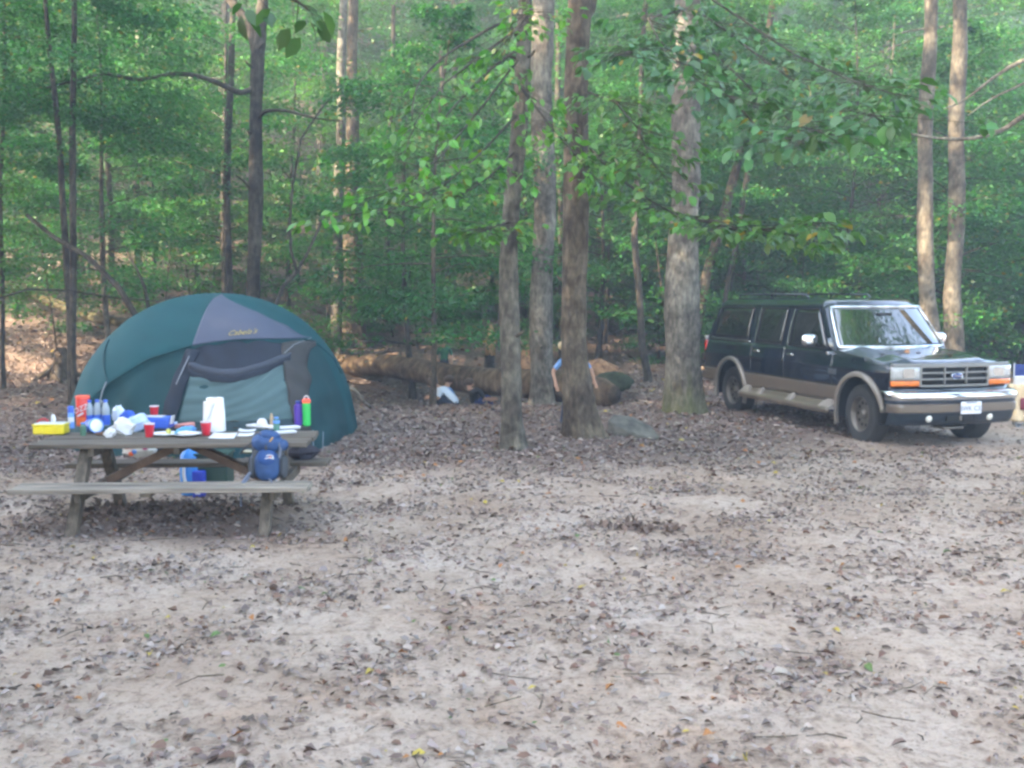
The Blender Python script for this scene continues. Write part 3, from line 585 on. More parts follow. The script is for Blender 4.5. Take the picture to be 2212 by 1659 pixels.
# ------------------------------------------------------------------ the tent
TEAL = mat('teal_nylon', (.0065, .056, .066), .75, var=.08, vscale=3, bump=.05, bscale=14, spec=.22, col2=(.0065, .057, .066))
TEALD = mat('dark_teal_nylon', (.0048, .041, .048), .8, var=.1, vscale=3, bump=.05, bscale=14, spec=.35)
LAV = mat('grey_lavender_nylon', (.060, .070, .108), .75, var=.06, vscale=3, spec=.4)
CHAR = mat('charcoal_nylon', (.018, .023, .036), .8, var=.15, vscale=5, spec=.3)
DOORM = mat('pale_teal_door', (.072, .122, .128), .75, var=.08, vscale=3, spec=.35)
STRAP = mat('pale_webbing', (.20, .22, .25), .7); YEL = mat('yellow_print', (.34, .25, .06), .6)
tent = empty('dome_tent', (-4.07, 14.15, .02), R(-4), 'teal dome tent with lavender panel and zipped door', 'tent')
TA, TB, TC, TE = 1.79, 1.85, 1.98, 2.9
def tent_rz(z): return max(0.0, 1 - (max(0, z) / TC) ** 2.0) ** .47
def dome_y(x, z):
    """front surface depth (negative) at lateral x and height z"""
    return -TB * max(0.0, tent_rz(z) ** TE - abs(x / TA) ** TE) ** (1 / TE)
def arch(x):   # lower edge of the outer cap on the front
    return np.interp(x, [-1.9, -1.3, -.95, -.81, -.32, .19, .77, 1.3, 1.62, 1.78, 1.9], [.15, .46, .74, .85, 1.16, 1.32, 1.40, 1.37, 1.10, .8, .5])
def tent_body():
    nu, nv = 150, 64; V = []; MI = []
    for j in range(nv + 1):
        v = j / nv; z = TC * math.sin(v * math.pi / 2); rz = tent_rz(z); e = 2 / (TE if v < .98 else 2.0)
        for i in range(nu):
            th = 2 * math.pi * i / nu; cx, sy = math.cos(th), math.sin(th)
            x = TA * math.copysign(abs(cx) ** e, cx) * rz; y = TB * math.copysign(abs(sy) ** e, sy) * rz
            k = 1.0
            if y < 0 and abs(x) < 1.8 and z < arch(x):
                d = arch(x) - z; k = 1 - .03 * min(1, d / .04) - (.02 * math.sin(x * 9 + z * 4) * math.exp(-((x + .5) ** 2) * 3) + .009 * math.sin(x * 14 - z * 9)) * min(1, d * 3)
            fl = .015 * max(0, 1 - z / .25)
            wv = .006 * math.sin(z * 18 + x * 3) * math.exp(-((x + .8) ** 2 + (z - 1.45) ** 2) * 4) + .004 * math.sin(x * 7 + z * 5) * (1 - v) + .005 * math.sin(th * 24 + z * 6) * (1 - v) ** 2
            V.append((x * (k + fl + wv), y * (k + fl + wv), z - (0.06 if j == 0 else 0)))
    F = []
    for j in range(nv):
        for i in range(nu):
            a = (j * nu + i, j * nu + (i + 1) % nu, (j + 1) * nu + (i + 1) % nu, (j + 1) * nu + i); F.append(a)
            x = sum(V[q][0] for q in a) / 4; y = sum(V[q][1] for q in a) / 4; z = sum(V[q][2] for q in a) / 4
            MI.append(1 if (y < 0 and abs(x) < 1.85 and z < arch(x) - .01) else 0)
    m = MB(); m.v = V; m.f = F; m.m = MI; m.build('fly', [TEAL, TEALD], tent, 50)
tent_body()
def surf(x, z, o):
    q = Vector((x, dome_y(x, z), z)); e = .01
    dx = Vector((2 * e, dome_y(x + e, z) - dome_y(x - e, z), 0)); dz = Vector((0, dome_y(x, z + e) - dome_y(x, z - e), 2 * e))
    n = dx.cross(dz); n = n.normalized() if n.length > 1e-9 else Vector((0, -1, 0))
    if n.y > 0: n = -n
    return q + n * o
def patch(name, xl, xr, m, off, zfun, nu=28, nv=28, wr=None):
    mb = MB()
    def fn(u, v):
        z = zfun(u, v); x = xl(v) + (xr(v) - xl(v)) * u
        return surf(x, z, off + (wr(u, v, x, z) if wr else 0))
    mb.grid(fn, nu, nv); return mb.build(name, m, tent, 60, solid=.006)
I = lambda xs, ys: (lambda v: float(np.interp(v, xs, ys)))
patch('lavender_panel', I([0, .35, .7, 1], [.19, .20, .19, .17]), I([0, .3, .6, .85, 1], [1.32, 1.12, .80, .42, .20]), LAV, .012, lambda u, v: 1.32 + .05 * u + .045 * math.sin(math.pi * u) * (1 - v) + (1.93 - 1.35) * v)
def flapz(u): return 1.09 + .09 * u - .14 * math.sin(math.pi * u)
patch('door_awning', I([0, 1], [.22, .20]), I([0, 1], [1.30, 1.31]), CHAR, -.022, lambda u, v: flapz(u) + v * (1.315 + .05 * u + .045 * math.sin(math.pi * u) - flapz(u)), wr=lambda u, v, x, z: .010 * math.sin(u * 22 + v * 5))
patch('rolled_flap', I([0, 1], [.20, .20]), I([0, 1], [1.30, 1.30]), mat('slate_nylon', (.030, .037, .056), .7, var=.15, vscale=6), -.008, lambda u, v: flapz(u) - .045 + v * .10, wr=lambda u, v, x, z: .035 * math.sin(math.pi * v) + .006 * math.sin(u * 30))
patch('lower_fold', I([0, 1], [.22, .20]), I([0, 1], [1.32, 1.30]), CHAR, -.018, lambda u, v: flapz(u) - .12 + .04 * u + v * .09, wr=lambda u, v, x, z: .018 * math.sin(math.pi * v) + .012 * math.sin(u * 18 + 2))
patch('door_panel', I([0, 1], [.14, .24]), I([0, 1], [1.49, 1.30]), DOORM, -.026, lambda u, v: .42 + v * (flapz(u) - .08 - .42), nu=60, nv=44, wr=lambda u, v, x, z: .011 * math.sin((v * 1.3 - u * 1.1) * 11 + 1.8 * math.sin(u * 5) + v) * (.3 + .7 * v) + .004 * math.sin((v - u * .6) * 31 + 3 * math.sin(u * 3)))
patch('mesh_band', I([0, 1], [.06, .14]), I([0, 1], [1.53, 1.48]), mat('dark_mesh', (.02, .045, .055), .8, var=.3, vscale=30), -.03, lambda u, v: .03 + v * .40, wr=lambda u, v, x, z: .006 * math.sin(u * 60))
def strip(name, pts, wd, m, off, seed):
    q = random.Random(seed); ph = q.uniform(0, 6); hs = [p[0][1] for p in pts]
    ts = [(h - hs[0]) / (hs[-1] - hs[0]) for h in hs]
    xl = I(ts, [p[0] - wd * w for p, w in pts]); xr = I(ts, [p[0] + wd * w for p, w in pts])
    patch(name, xl, xr, m, off, lambda u, v: hs[0] + (hs[-1] - hs[0]) * v, 10, 40, wr=lambda u, v, x, z: .025 * math.sin(math.pi * u) + .014 * math.sin(v * 26 + u * 4 + ph))
strip('door_tieback', [((-.08, .02), .9), ((.02, .45), 1), ((.10, .85), 1.0), ((.21, 1.28), .9)], .095, CHAR, -.012, 1)
strip('door_tieback', [((1.58, .02), .45), ((1.51, .42), .7), ((1.44, .85), 1.0), ((1.28, 1.34), .9)], .105, mat('warm_charcoal', (.036, .034, .034), .8, var=.15, vscale=6), -.012, 2)
def tpt(x, z, o=.04): return surf(x, z, o)
m = MB(); m.tube([tpt(1.33, 1.37), tpt(1.28, 1.28, .06), tpt(1.23, 1.19, .05)], .006, 5); m.build('tie_cord', STRAP, tent, 60)
m = MB(); m.tube([tpt(.20, 1.18), tpt(.17, 1.05, .06), tpt(.10, .85, .05)], .007, 5); m.build('tie_cord', STRAP, tent, 60)
m = MB(); m.tube([tpt(-.81, .87), tpt(-.83, .76, .06), tpt(-.85, .66, .05)], .008, 5); m.ell(tpt(-.85, .62, .06), (.05, .03, .04)); m.build('guy_buckle', STRAP, tent, 60)
lt = text_mesh('lettering', "Cabela's", .085, YEL, tent, Matrix.Translation((.74, 0, 1.465)) @ Euler((R(90), R(-5), 0)).to_matrix().to_4x4(), .001, .35, 1.1)
for v in lt.data.vertices: v.co = surf(v.co.x, v.co.z, .026 - .5 * (v.co.y))
for x in (-1.0, 1.15):   # arched pole sleeves over the dome
    pass
def sleeve(pts, r=.012):
    m = MB(); m.tube(pts, r, 6); m.build('pole_sleeve', TEALD, tent, 60)
sleeve([tpt(x, arch(x), .012) for x in np.linspace(-.95, .18, 18)]); sleeve([tpt(x, arch(x), .012) for x in np.linspace(1.32, 1.74, 12)])
sleeve([tpt(-.81 - .22 * math.sin(t * 1.5), .86 + .52 * t, .01) for t in np.linspace(0, 1, 12)], .009)
for p, q in (((1.60, .25), (1.72, -.30)), ((1.68, .2), (1.76, -.2))):
    m = MB(); a = tpt(*p); m.tube([a, Vector((q[0], a.y + q[1], -.02))], .005, 4); m.build('guy_line', STRAP, tent, 60)

# ------------------------------------------------------------------ picnic table
WOODT = mat('weathered_wood', (.075, .057, .041), .85, var=.3, vscale=5, bump=.5, bscale=14, stretch=(.35, 6, 6), col2=(.11, .09, .07))
WOODL = mat('bench_wood', (.15, .125, .098), .85, var=.3, vscale=5, bump=.5, bscale=14, stretch=(.35, 6, 6), col2=(.25, .215, .175))
WOODD = mat('dark_post_wood', (.07, .055, .04), .85, var=.35, vscale=6, bump=.5, bscale=16, stretch=(4, 4, .6), col2=(.115, .092, .068))
WOODB = mat('brown_brace_wood', (.065, .038, .024), .8, var=.3, vscale=6, bump=.4, col2=(.10, .058, .034))
TX, TY, TPH = -2.893, 8.889, .05
table = empty('picnic_table', (TX, TY, hz(TX, TY)), TPH, 'weathered wooden picnic table with attached benches before the tent', 'table')
q = random.Random(4)
for k in range(5):
    y = -.31 + k * .155; m = MB(); dz = q.uniform(-.003, .003); m.box((q.uniform(-.01, .01), y, .735 + dz), (2.30 + q.uniform(-.01, .01), .148, .04)); m.build('top_plank', WOODT, table, 30, bevel=.006)
for s in (-1, 1):
    for k in range(2):
        m = MB(); m.box((q.uniform(-.012, .012), s * (.545 + k * .145), .425 + q.uniform(-.003, .003)), (2.38, .138, .042), rot=(0, 0, q.uniform(-.004, .004))); m.build('bench_plank', WOODL if s < 0 else WOODT, table, 30, bevel=.006)
for x in (-.74, .82):
    for s in (-1, 1):
        m = MB(); m.beam((x, s * .20, .70), (x, s * .66, -.03), .09, .09, up=(1, 0, 0)); m.build('leg', WOODD, table, 30, bevel=.006)
    m = MB(); m.box((x + .075, 0, .36), (.05, 1.34, .085)); m.build('bench_beam', WOODD, table, 30, bevel=.005)
    m = MB(); m.box((x + .075, 0, .675), (.05, .66, .075)); m.build('top_beam', WOODD, table, 30, bevel=.005)
m = MB(); m.box((.04, 0, .685), (.05, .66, .06)); m.build('top_beam', WOODD, table, 30, bevel=.005)
for s, x in ((-1, -.66), (1, .74)):
    m = MB(); m.beam((x, 0, .37), (.04 + s * .03, 0, .70), .07, .11, up=(0, 1, 0)); m.build('brace', WOODB, table, 30, bevel=.005)
for x in (-.1,):
    m = MB(); m.box((x, -.61, .385), (.09, .26, .035)); m.build('bench_cleat', WOODD, table, 30, bevel=.004)

# ------------------------------------------------------------------ things on the table
TOPZ = .756
def tp(px, py): return on(px, py, TOPZ + hz(TX, TY))
def zsrc(z0, x, y):   # zoom window (x0,y0,scale) -> 2212 photo scale
    return ((z0[0] + x * z0[2]) * .67770, (z0[1] + y * z0[2]) * .67770)
Z2 = (80, 1240, 540 / 2212); Z3 = (560, 1240, 540 / 1948)
def t2(x, y): return tp(*zsrc(Z2, x, y))
def t3(x, y): return tp(*zsrc(Z3, x, y))
PLA = lambda n, c, r=.35, **k: mat(n, c, r, var=.06, vscale=10, **k)
RED = PLA('red_plastic', (.55, .02, .04), .3); WHITE = PLA('white_plastic', (.60, .60, .62), .4); PAPER = mat('white_paper', (.62, .62, .63), .85, var=.04, vscale=12)
YELP = PLA('yellow_plastic', (.72, .58, .02)); BLUE = PLA('blue_plastic', (.03, .10, .50)); LBLUE = PLA('light_blue', (.12, .28, .68)); CLEARISH = PLA('clear_plastic', (.50, .58, .66), .15, trans=.45)
NAVY = PLA('navy_plastic', (.01, .03, .20)); ORANGE = PLA('orange_print', (.72, .12, .02)); GREENP = PLA('green_plastic', (.02, .42, .08)); PURPLE = PLA('purple_plastic', (.07, .03, .30)); BLACK = PLA('black_plastic', (.012, .012, .014), .5)
CORAL = PLA('coral_plastic', (.85, .10, .05)); PINK = PLA('pink_wrap', (.62, .24, .20), .35); FOOD = PLA('green_pear', (.50, .48, .10), .5); TAN = PLA('tan_wood', (.38, .28, .18), .7)
ISC = {'yellow_box': 1.28, 'red_canister': 1.12, 'water_bottle': 1.1, 'toppled_tub': 1.4, 'blue_box': 1.4, 'paper_plate': 1.2, 'sports_bottle': 1.14, 'spray_can': 1.05}
def item(name, label, cat, p, rz=0.0, group=None):
    e = empty(name, (p.x, p.y, p.z + .001), rz, label, cat, group); k = ISC.get(name, 1.0); e.scale = (k, k, k); return e
def cup(label, p, s=1.0):
    t = item('red_cup', label, 'cup', p, 0, 'red plastic cups'); m = MB()
    m.lathe([(.030, 0), (.032, .002), (.044, .112)], 24, cap=True); m.build('cup_body', RED, t, 50)
    m = MB(); m.lathe([(.040, .108), (.0465, .110), (.048, .114), (.0465, .119), (.041, .118), (.039, .10), (.030, .02), (.0, .02)], 24, cap=False); m.build('rim', WHITE, t, 50); t.scale = (s, s, s); return t
cup('red cup with white rim at the front edge near the plates', t2(1625, 628), 1.02)
cup('red cup with white rim in front of the paper towels', t3(352, 533), 1.05)
c = t2(1690, 400); cup('red cup with white rim standing behind the blue box', Vector((c.x, c.y + .0, TOPZ)), 1.0)
# yellow box
p = t2(345, 585); t = item('yellow_box', 'yellow plastic box with pale lid at the left table end', 'box', p, .04)
m = MB(); m.box((0, 0, .03), (.215, .12, .06)); m.build('box_body', YELP, t, 30, bevel=.012); m = MB(); m.box((0, 0, .066), (.22, .125, .012)); m.build('box_rim', YELP, t, 30, bevel=.004)
m = MB(); m.box((0, 0, .075), (.195, .105, .008)); m.build('lid', PLA('frosted_lid', (.62, .66, .68), .3), t, 30, bevel=.003)
for x in (-.05, .05): m = MB(); m.box((x, -.064, .045), (.03, .008, .03)); m.build('latch', YELP, t, 30, bevel=.003)
def crumple(name, label, cat, p, r, m, seed, rot=None, pw=2.0, amp=.35, z=None):
    q = random.Random(seed); ph = [q.uniform(0, 6) for _ in range(5)]; nz = {}
    def bump(i, j):
        if (i, j) not in nz: nz[(i, j)] = q.random() - .5
        return amp * (.4 * math.sin(i * 1.1 + ph[0] + j * .6) * math.sin(j * .9 + ph[1]) + 1.5 * nz[(i, j)])
    r = tuple(1.3 * c_ for c_ in r) if cat in ('packet', 'bag', 'wrapper', 'napkin', 'package') and p.y < 9.4 else r; mb = MB(); mb.ell((0, 0, r[2] * .9), r, 12, 8, pw, rot, bump=bump)
    o = mb.build(name, m, None, 12); o.location = (p.x, p.y, (p.z if z is None else z)); return tag(o, label, cat)
crumple('tissue', 'white tissue twisted upright on the yellow box lid', 'tissue', Vector((p.x + .02, p.y, 0)), (.022, .018, .038), PAPER, 1, amp=.2, z=p.z + .102)
m = MB(); a = t2(235, 470); 
m.tube([(-.05 + .1 * t, .02 * math.sin(t * 3), .035 + .022 * math.sin(t * 3.14)) for t in np.linspace(0, 1, 9)], .008, 6); m.tube([(-.05 + .1 * t, .02, .018 + .01 * math.sin(t * 3.14)) for t in np.linspace(0, 1, 9)], .008, 6); m.tube([(-.05, 0, .035), (-.06, .01, .02), (-.05, .02, .010)], .008, 6)
o = m.build('red_strap', RED, None, 60); o.location = a; tag(o, 'looped red strap lying behind the yellow box', 'strap')
def bottle(name, label, p, h, r, body, capm, capr=.014, label_m=None, lab=(.2, .5), shoulder=.68, group=None, water=None):
    t = item(name, label, 'bottle', p, 0, group); m = MB()
    prof = [(r * .85, 0), (r, .008)] + [(r * (1 - .03 * (k % 2)), h * (.08 + (shoulder - .1) * k / 7)) for k in range(8)] + [(r * .95, h * (shoulder + .03)), (r * .6, h * .84), (capr * .9, h * .89), (capr * .9, h * .92)]
    m.lathe(prof, 18); m.build('bottle_body', body, t, 50)
    m = MB(); m.lathe([(capr, h * .90), (capr * 1.05, h * .91), (capr * 1.05, h * .985), (capr * .9, h)], 16); m.build('cap', capm, t, 50)
    if label_m: m = MB(); m.lathe([(r * 1.02, h * lab[0]), (r * 1.03, h * lab[1])], 18, cap=False); m.build('wrapper', label_m, t, 50)
    return t
for i, (x, y) in enumerate(((848, 480), (950, 475), (1060, 478))):
    bottle('water_bottle', ['clear water bottle with blue cap, next to the red canister', 'clear water bottle with blue cap, middle one of three', 'clear water bottle with blue cap, next to the plastic bag'][i], t2(x, y), .225, .034, CLEARISH, BLUE, .017, BLUE, (.04, .42), .66, 'water bottles on the table')
t = item('spray_can', 'slim blue spray can with dark blue cap', 'can', t2(605, 515)); m = MB(); m.lathe([(.026, 0), (.027, .01), (.027, .135), (.022, .145)], 20); m.build('can_body', LBLUE, t, 50); m = MB(); m.lathe([(.025, .142), (.026, .15), (.026, .192), (.022, .198)], 20); m.build('cap', BLUE, t, 50)
m = MB(); m.lathe([(.0275, .06), (.0275, .10)], 20, cap=False); m.build('wrapper', WHITE, t, 50)
p = t2(765, 478); t = item('red_canister', 'tall red and orange canister with white slanted lettering', 'canister', p); m = MB(); m.lathe([(.054, 0), (.056, .006), (.056, .10), (.056, .235), (.054, .24)], 28); m.build('can_body', PLA('red_print', (.60, .03, .02)), t, 50)
m = MB(); m.lathe([(.0565, .012), (.0565, .07), (.0565, .075)], 28, cap=False); m.build('orange_band', ORANGE, t, 50); m = MB(); m.lathe([(.058, .236), (.0585, .24), (.0585, .252), (.055, .256)], 28); m.build('lid', CORAL, t, 50)
text_mesh('lettering', 'OZZ', .062, WHITE, t, Matrix.Translation((0.0, -.0585, .145)) @ Euler((R(90), R(-22), 0)).to_matrix().to_4x4(), .0008, .2)
m = MB(); m.box((0, -.0575, .10), (.06, .003, .016), rot=(0, R(-30), 0)); m.build('white_stroke', WHITE, t, 30)
bottle('green_bottle', 'small green glass bottle with blue and white cap at the table front', t2(760, 608), .115, .026, PLA('green_glass', (.10, .22, .15), .1, trans=.3), LBLUE, .020, None, shoulder=.7)
p = t2(905, 585); t = item('toppled_tub', 'blue tub lying on its side with open silvery end', 'tub', p, .55); ax = Vector((.25, -1, .12)).normalized(); m = MB(); m.lathe([(.040, -.06), (.043, -.055), (.044, .0), (.046, .045)], 24, (0, .03, .048), axis=ax, cap=True); m.build('tub_body', BLUE, t, 50)
m = MB(); m.lathe([(.0465, .03), (.049, .033), (.049, .045), (.0465, .05), (.040, .05), (.036, .01)], 24, (0, .03, .048), axis=ax, cap=False); m.build('ring', LBLUE, t, 50)
m = MB(); m.lathe([(.041, .046), (.02, .040), (.002, .04)], 24, (0, .03, .048), axis=ax, cap=True); m.build('foil_end', PLA('foil', (.70, .72, .76), .35, metal=.6), t, 50)
crumple('brown_scrap', 'crumpled brown scrap beside the toppled tub', 'scrap', t2(1000, 600), (.05, .03, .014), PLA('brown_food', (.16, .08, .04), .7), 6)
crumple('plastic_bag', 'translucent white plastic bag standing by the water bottles', 'bag', t2(1225, 440), (.055, .04, .085), PLA('bag_film', (.62, .70, .80), .3), 7, pw=2.6, amp=.25)
crumple('paper_packet', 'white torn paper packet leaning on the blue bag', 'packet', t2(1300, 590), (.065, .035, .055), PAPER, 8, rot=(0, .5, .3), pw=3.5, amp=.25)
crumple('blue_bag', 'shiny blue bag with pale panel lying on its side', 'bag', t2(1430, 545), (.10, .05, .052), PLA('blue_white_film', (.30, .42, .75), .3, col2=(.6, .7, .9)), 9, rot=(0, -.35, .2), pw=3.2, amp=.22)
crumple('blue_wrapper', 'crumpled dark blue wrapper behind the paper packet', 'wrapper', t2(1330, 440), (.075, .05, .06), BLUE, 10, rot=(0, -.5, 0), pw=3, amp=.3)
crumple('paper_napkin', 'white folded napkin at the front table edge', 'napkin', t2(1105, 632), (.042, .022, .030), PAPER, 11, rot=(0, -.7, 0), pw=2.6, amp=.3)
crumple('paper_strip', 'thin white wrapper strip left of the paper packet', 'wrapper', t2(1150, 520), (.05, .02, .015), PAPER, 12, rot=(0, -.4, 0), pw=3, amp=.3)
p = t2(1680, 515); t = item('blue_box', 'blue carton of wipes with white and red top label', 'box', p, -.03); m = MB(); m.box((0, 0, .042), (.24, .13, .075)); m.build('carton', BLUE, t, 30, bevel=.010)
m = MB(); m.box((-.01, 0, .0815), (.16, .09, .003)); m.build('white_label', WHITE, t, 30, bevel=.001); m = MB(); m.box((-.06, -.01, .0845), (.04, .05, .002), rot=(0, 0, .4)); m.build('red_mark', RED, t, 30)
m = MB(); m.box((.13, -.01, .06), (.008, .05, .055), rot=(0, .2, 0)); m.build('flap', WHITE, t, 30)
crumple('pale_packet', 'pale blue sachet right of the blue carton', 'packet', t2(1930, 475), (.05, .03, .016), PLA('pale_sachet', (.45, .58, .8), .3), 13, rot=(0, -.2, 0), pw=3)
crumple('pink_package', 'pink wrapped package of sliced meat', 'package', t2(2085, 500), (.10, .05, .022), PINK, 14, rot=(0, -.08, .1), pw=3, amp=.18)
def plate(name, label, p, r=.10):
    t = item(name, label, 'plate', p); m = MB(); m.lathe([(.0, .003), (r * .62, .004), (r * .72, .008), (r * .93, .017), (r, .019), (r * .99, .022), (r * .92, .020), (r * .7, .011), (r * .6, .008), (.0, .008)], 36, cap=False); m.build('plate_body', PAPER, t, 60); return t
pa = t2(1830, 612); plate('paper_plate', 'white paper plate with a pale green pear', pa); pb = t2(2110, 615); plate('paper_plate', 'white paper plate heaped with wrappers', pb, .105)
crumple('pear', 'small yellow green pear on the paper plate', 'fruit', Vector((pa.x + .03, pa.y, 0)), (.022, .022, .030), FOOD, 15, amp=.08, z=pa.z + .009)
crumple('napkin', 'crumpled white napkin on the plate with the pear', 'napkin', Vector((pa.x - .02, pa.y, 0)), (.05, .04, .008), PAPER, 16, amp=.3, z=pa.z + .009)
crumple('chip_bag', 'blue and green snack wrapper on the heaped plate', 'wrapper', Vector((pb.x - .01, pb.y + .02, 0)), (.07, .035, .028), PLA('teal_film', (.04, .30, .36), .3, col2=(.10, .22, .65)), 17, rot=(0, -.25, .1), pw=3, amp=.25, z=pb.z + .012)
crumple('napkin', 'crumpled white napkin on the heaped plate', 'napkin', Vector((pb.x + .02, pb.y - .05, 0)), (.075, .03, .016), PAPER, 18, amp=.35, z=pb.z + .012)
# paper towel roll
p = t3(460, 482); t = item('paper_towel_roll', 'standing white paper towel roll with a loose torn sheet', 'paper towels', p); m = MB(); m.lathe([(.020, 0), (.066, 0), (.068, .01), (.064, .15), (.056, .27), (.02, .27)], 32, cap=False); m.build('roll', mat('towel_paper', (.78, .78, .82), .95, var=.05, vscale=20, bump=.3, bscale=90), t, 50)
m = MB(); m.lathe([(.02, .001), (.02, .272)], 16, cap=False); m.build('core', TAN, t, 50)
m = MB(); m.grid(lambda u, v: Vector((-.066 + .085 * u * v + .01 * v, -.07 - .012 * math.sin(u * 3), .012 + (.24 * v) * (1 - .0 * u) + .0)), 6, 10); m.build('loose_sheet', PAPER, t, 60, solid=.002); t.scale = (1.35, 1.35, 1.12)
def sheet(name, label, cat, cs, m_=PAPER, curl=.004, z=0, th=.002):
    P = [t3(*c) for c in cs]; C = sum(P, Vector()) / 4; mb = MB()
    def fn(u, v):
        a = P[0].lerp(P[1], u); b = P[3].lerp(P[2], u); q = a.lerp(b, v) - C; return q + Vector((0, 0, z + .003 + curl * (math.sin(u * 5) * math.sin(v * 4) * .4 + (2 * u - 1) ** 2)))
    mb.grid(fn, 10, 6); o = mb.build(name, m_, None, 60, solid=th); o.location = C; return tag(o, label, cat)
sheet('paper_sheet', 'flat white printed sheet at the front edge right of the cup', 'paper', [(375, 572), (670, 575), (712, 512), (440, 506)])
m = None
pt = t3(560, 545); text_mesh('print_mark', '~', .09, PLA('grey_print', (.45, .5, .5), .8), bpy.data.objects['paper_sheet'], Matrix.Translation((.02, .0, .009)), .0005)
sheet('paper_sheet', 'white folded sheet, front one of two left of the backpack', 'paper', [(700, 550), (880, 545), (915, 512), (730, 514)], z=.002)
sheet('paper_sheet', 'white folded sheet, rear one of two left of the backpack', 'paper', [(712, 505), (905, 510), (930, 485), (735, 478)], z=.010, curl=.008)
def tray(label, c0, c1, dp=.11, h=.022, rz=None):
    a, b = t3(*c0), t3(*c1); C = (a + b) / 2; L = (b - a).length; ang = math.atan2((b - a).y, (b - a).x); t = item('foam_tray', label, 'tray', C, ang, 'white trays on the table'); t.location.z = TOPZ + hz(TX, TY) + .001; m = MB()
    m.box((0, dp / 2, .004), (L * .9, dp * .8, .006)); m.build('tray_floor', PLA('tray_dark', (.30, .31, .32), .5), t, 30)
    for q, (cx, cy, sx, sy, ry) in enumerate(((0, 0, L, .014, (.35, 0, 0)), (0, dp, L, .014, (-.35, 0, 0)), (-L / 2, dp / 2, .014, dp, (0, -.35, 0)), (L / 2, dp / 2, .014, dp, (0, .35, 0)))):
        m = MB(); m.box((cx, cy, h / 2 + .003), (sx, sy, h), rot=ry); m.build('tray_side', WHITE, t, 30, bevel=.003)
    return t
tray('long white tray left of the green capped bottle', (815, 440), (1118, 470), .10); tray('white tray behind the backpack, right of the bottle', (1200, 475), (1430, 460), .09); tray('white tray at the front right of the table', (1145, 528), (1385, 512), .07)
p = t3(995, 430); t = item('white_bowl', 'upturned white bowl on the long tray', 'bowl', p); m = MB(); m.lathe([(.052, .02), (.050, .028), (.044, .052), (.030, .070), (.018, .075), (.0, .075)], 28, cap=False); m.build('bowl_body', WHITE, t, 50)
bottle('small_bottle', 'slim tan bottle behind the white bowl', t3(1105, 425), .12, .018, TAN, TAN, .010)
bottle('water_flask', 'half empty green tinted bottle with blue wrapper above the backpack', t3(1160, 495), .135, .030, PLA('green_tint', (.12, .30, .24), .15, trans=.3), LBLUE, .020, LBLUE, (.60, .80), .8)
bottle('sports_bottle', 'purple sports bottle with dark cap at the right table end', t3(1415, 415), .205, .037, PURPLE, NAVY, .024, None, shoulder=.80)
p = t3(1508, 422); bottle('sports_bottle', 'bright green sports bottle with coral lid at the right table end', p, .225, .034, GREENP, CORAL, .030, None, shoulder=.84)
o = bpy.data.objects['sports_bottle.001']; m = MB(); m.tube([(.02 * math.cos(a), 0, .225 + .024 * math.sin(a)) for a in np.linspace(0, math.pi, 9)], .005, 6); m.build('carry_loop', WHITE, o, 60); m = MB(); m.lathe([(.033, .19), (.036, .195), (.036, .215), (.03, .222)], 20); m.build('lid', CORAL, o, 50)
for i, (x, y) in enumerate(((640, 462), (620, 380), (1000, 470))):
    p = t3(x, y); mb = MB(); V, F, C = leaves(np.zeros((1, 3)), np.array([[1, .3 * i, .1]]), np.array([[0, .2, 1.]]), np.array([.09]), .4, np.array([[.30, .20, .10]]), .12, True)
    o = link(bpy.data.objects.new('dry_leaf', np_mesh('dry_leaf', V, F, LITTER, C))); o.location = (p.x, p.y, p.z + .006); tag(o, ['dry tan leaf on the table by the towel roll', 'dry tan leaf at the back table edge', 'dry tan leaf near the long tray'][i], 'leaf')

# ------------------------------------------------------------------ backpack on the near bench
def on_table(u, v, z): return table.matrix_basis @ Vector((u, v, z))
PACKB = mat('blue_pack_cloth', (.012, .042, .125), .7, var=.15, vscale=8, bump=.25, bscale=18, col2=(.016, .055, .16)); PACKG = mat('grey_pack_cloth', (.045, .05, .06), .8, var=.2, vscale=10)
WEB = mat('grey_webbing', (.12, .14, .19), .8, var=.2, vscale=20)
bp_ = on(562, 1035, .447); pack = empty('backpack', (bp_.x + .045, bp_.y + .10, .449 + hz(TX, TY)), .10, 'blue hiking backpack standing on the near bench', 'backpack')
lean = (-.10, 0, .05); pack.scale = (1, 1, .88)
m = MB(); m.ell((0, .02, .21), (.135, .10, .215), 26, 18, 3.0, lean, bump=lambda i, j: .02 * math.sin(i * 1.1 + j)); m.build('main_sack', PACKG, pack, 60)
m = MB(); m.ell((0, -.045, .15), (.105, .07, .155), 26, 18, 2.6, (-.06, 0, 0), bump=lambda i, j: .02 * math.sin(i * 1.7 + j * .8)); m.build('front_pocket', PACKB, pack, 60)
m = MB(); m.ell((0, -.085, .225), (.078, .045, .085), 22, 14, 2.2, (-.05, 0, 0)); m.build('upper_pocket', mat('bright_blue_cloth', (.013, .055, .19), .7, var=.12, vscale=9), pack, 60)
m = MB(); m.ell((.0, -.01, .355), (.128, .105, .085), 26, 14, 2.6, (.12, .10, 0), bump=lambda i, j: .04 * math.sin(i * 1.3 + j)); m.build('top_lid', PACKB, pack, 60)
m = MB(); m.ell((.02, -.02, .43), (.085, .075, .04), 22, 12, 2.3, (.1, .2, 0), bump=lambda i, j: .05 * math.sin(i * 1.9 + j)); m.build('lid_pocket', PACKB, pack, 60)
m = MB(); m.ell((.125, -.03, .33), (.05, .06, .055), 16, 10, 2.2); m.build('lid_corner', PACKB, pack, 60)
for s in (-1, 1): m = MB(); m.ell((s * .13, .0, .12), (.035, .075, .11), 16, 10, 2.4); m.build('side_pocket', PACKG, pack, 60)
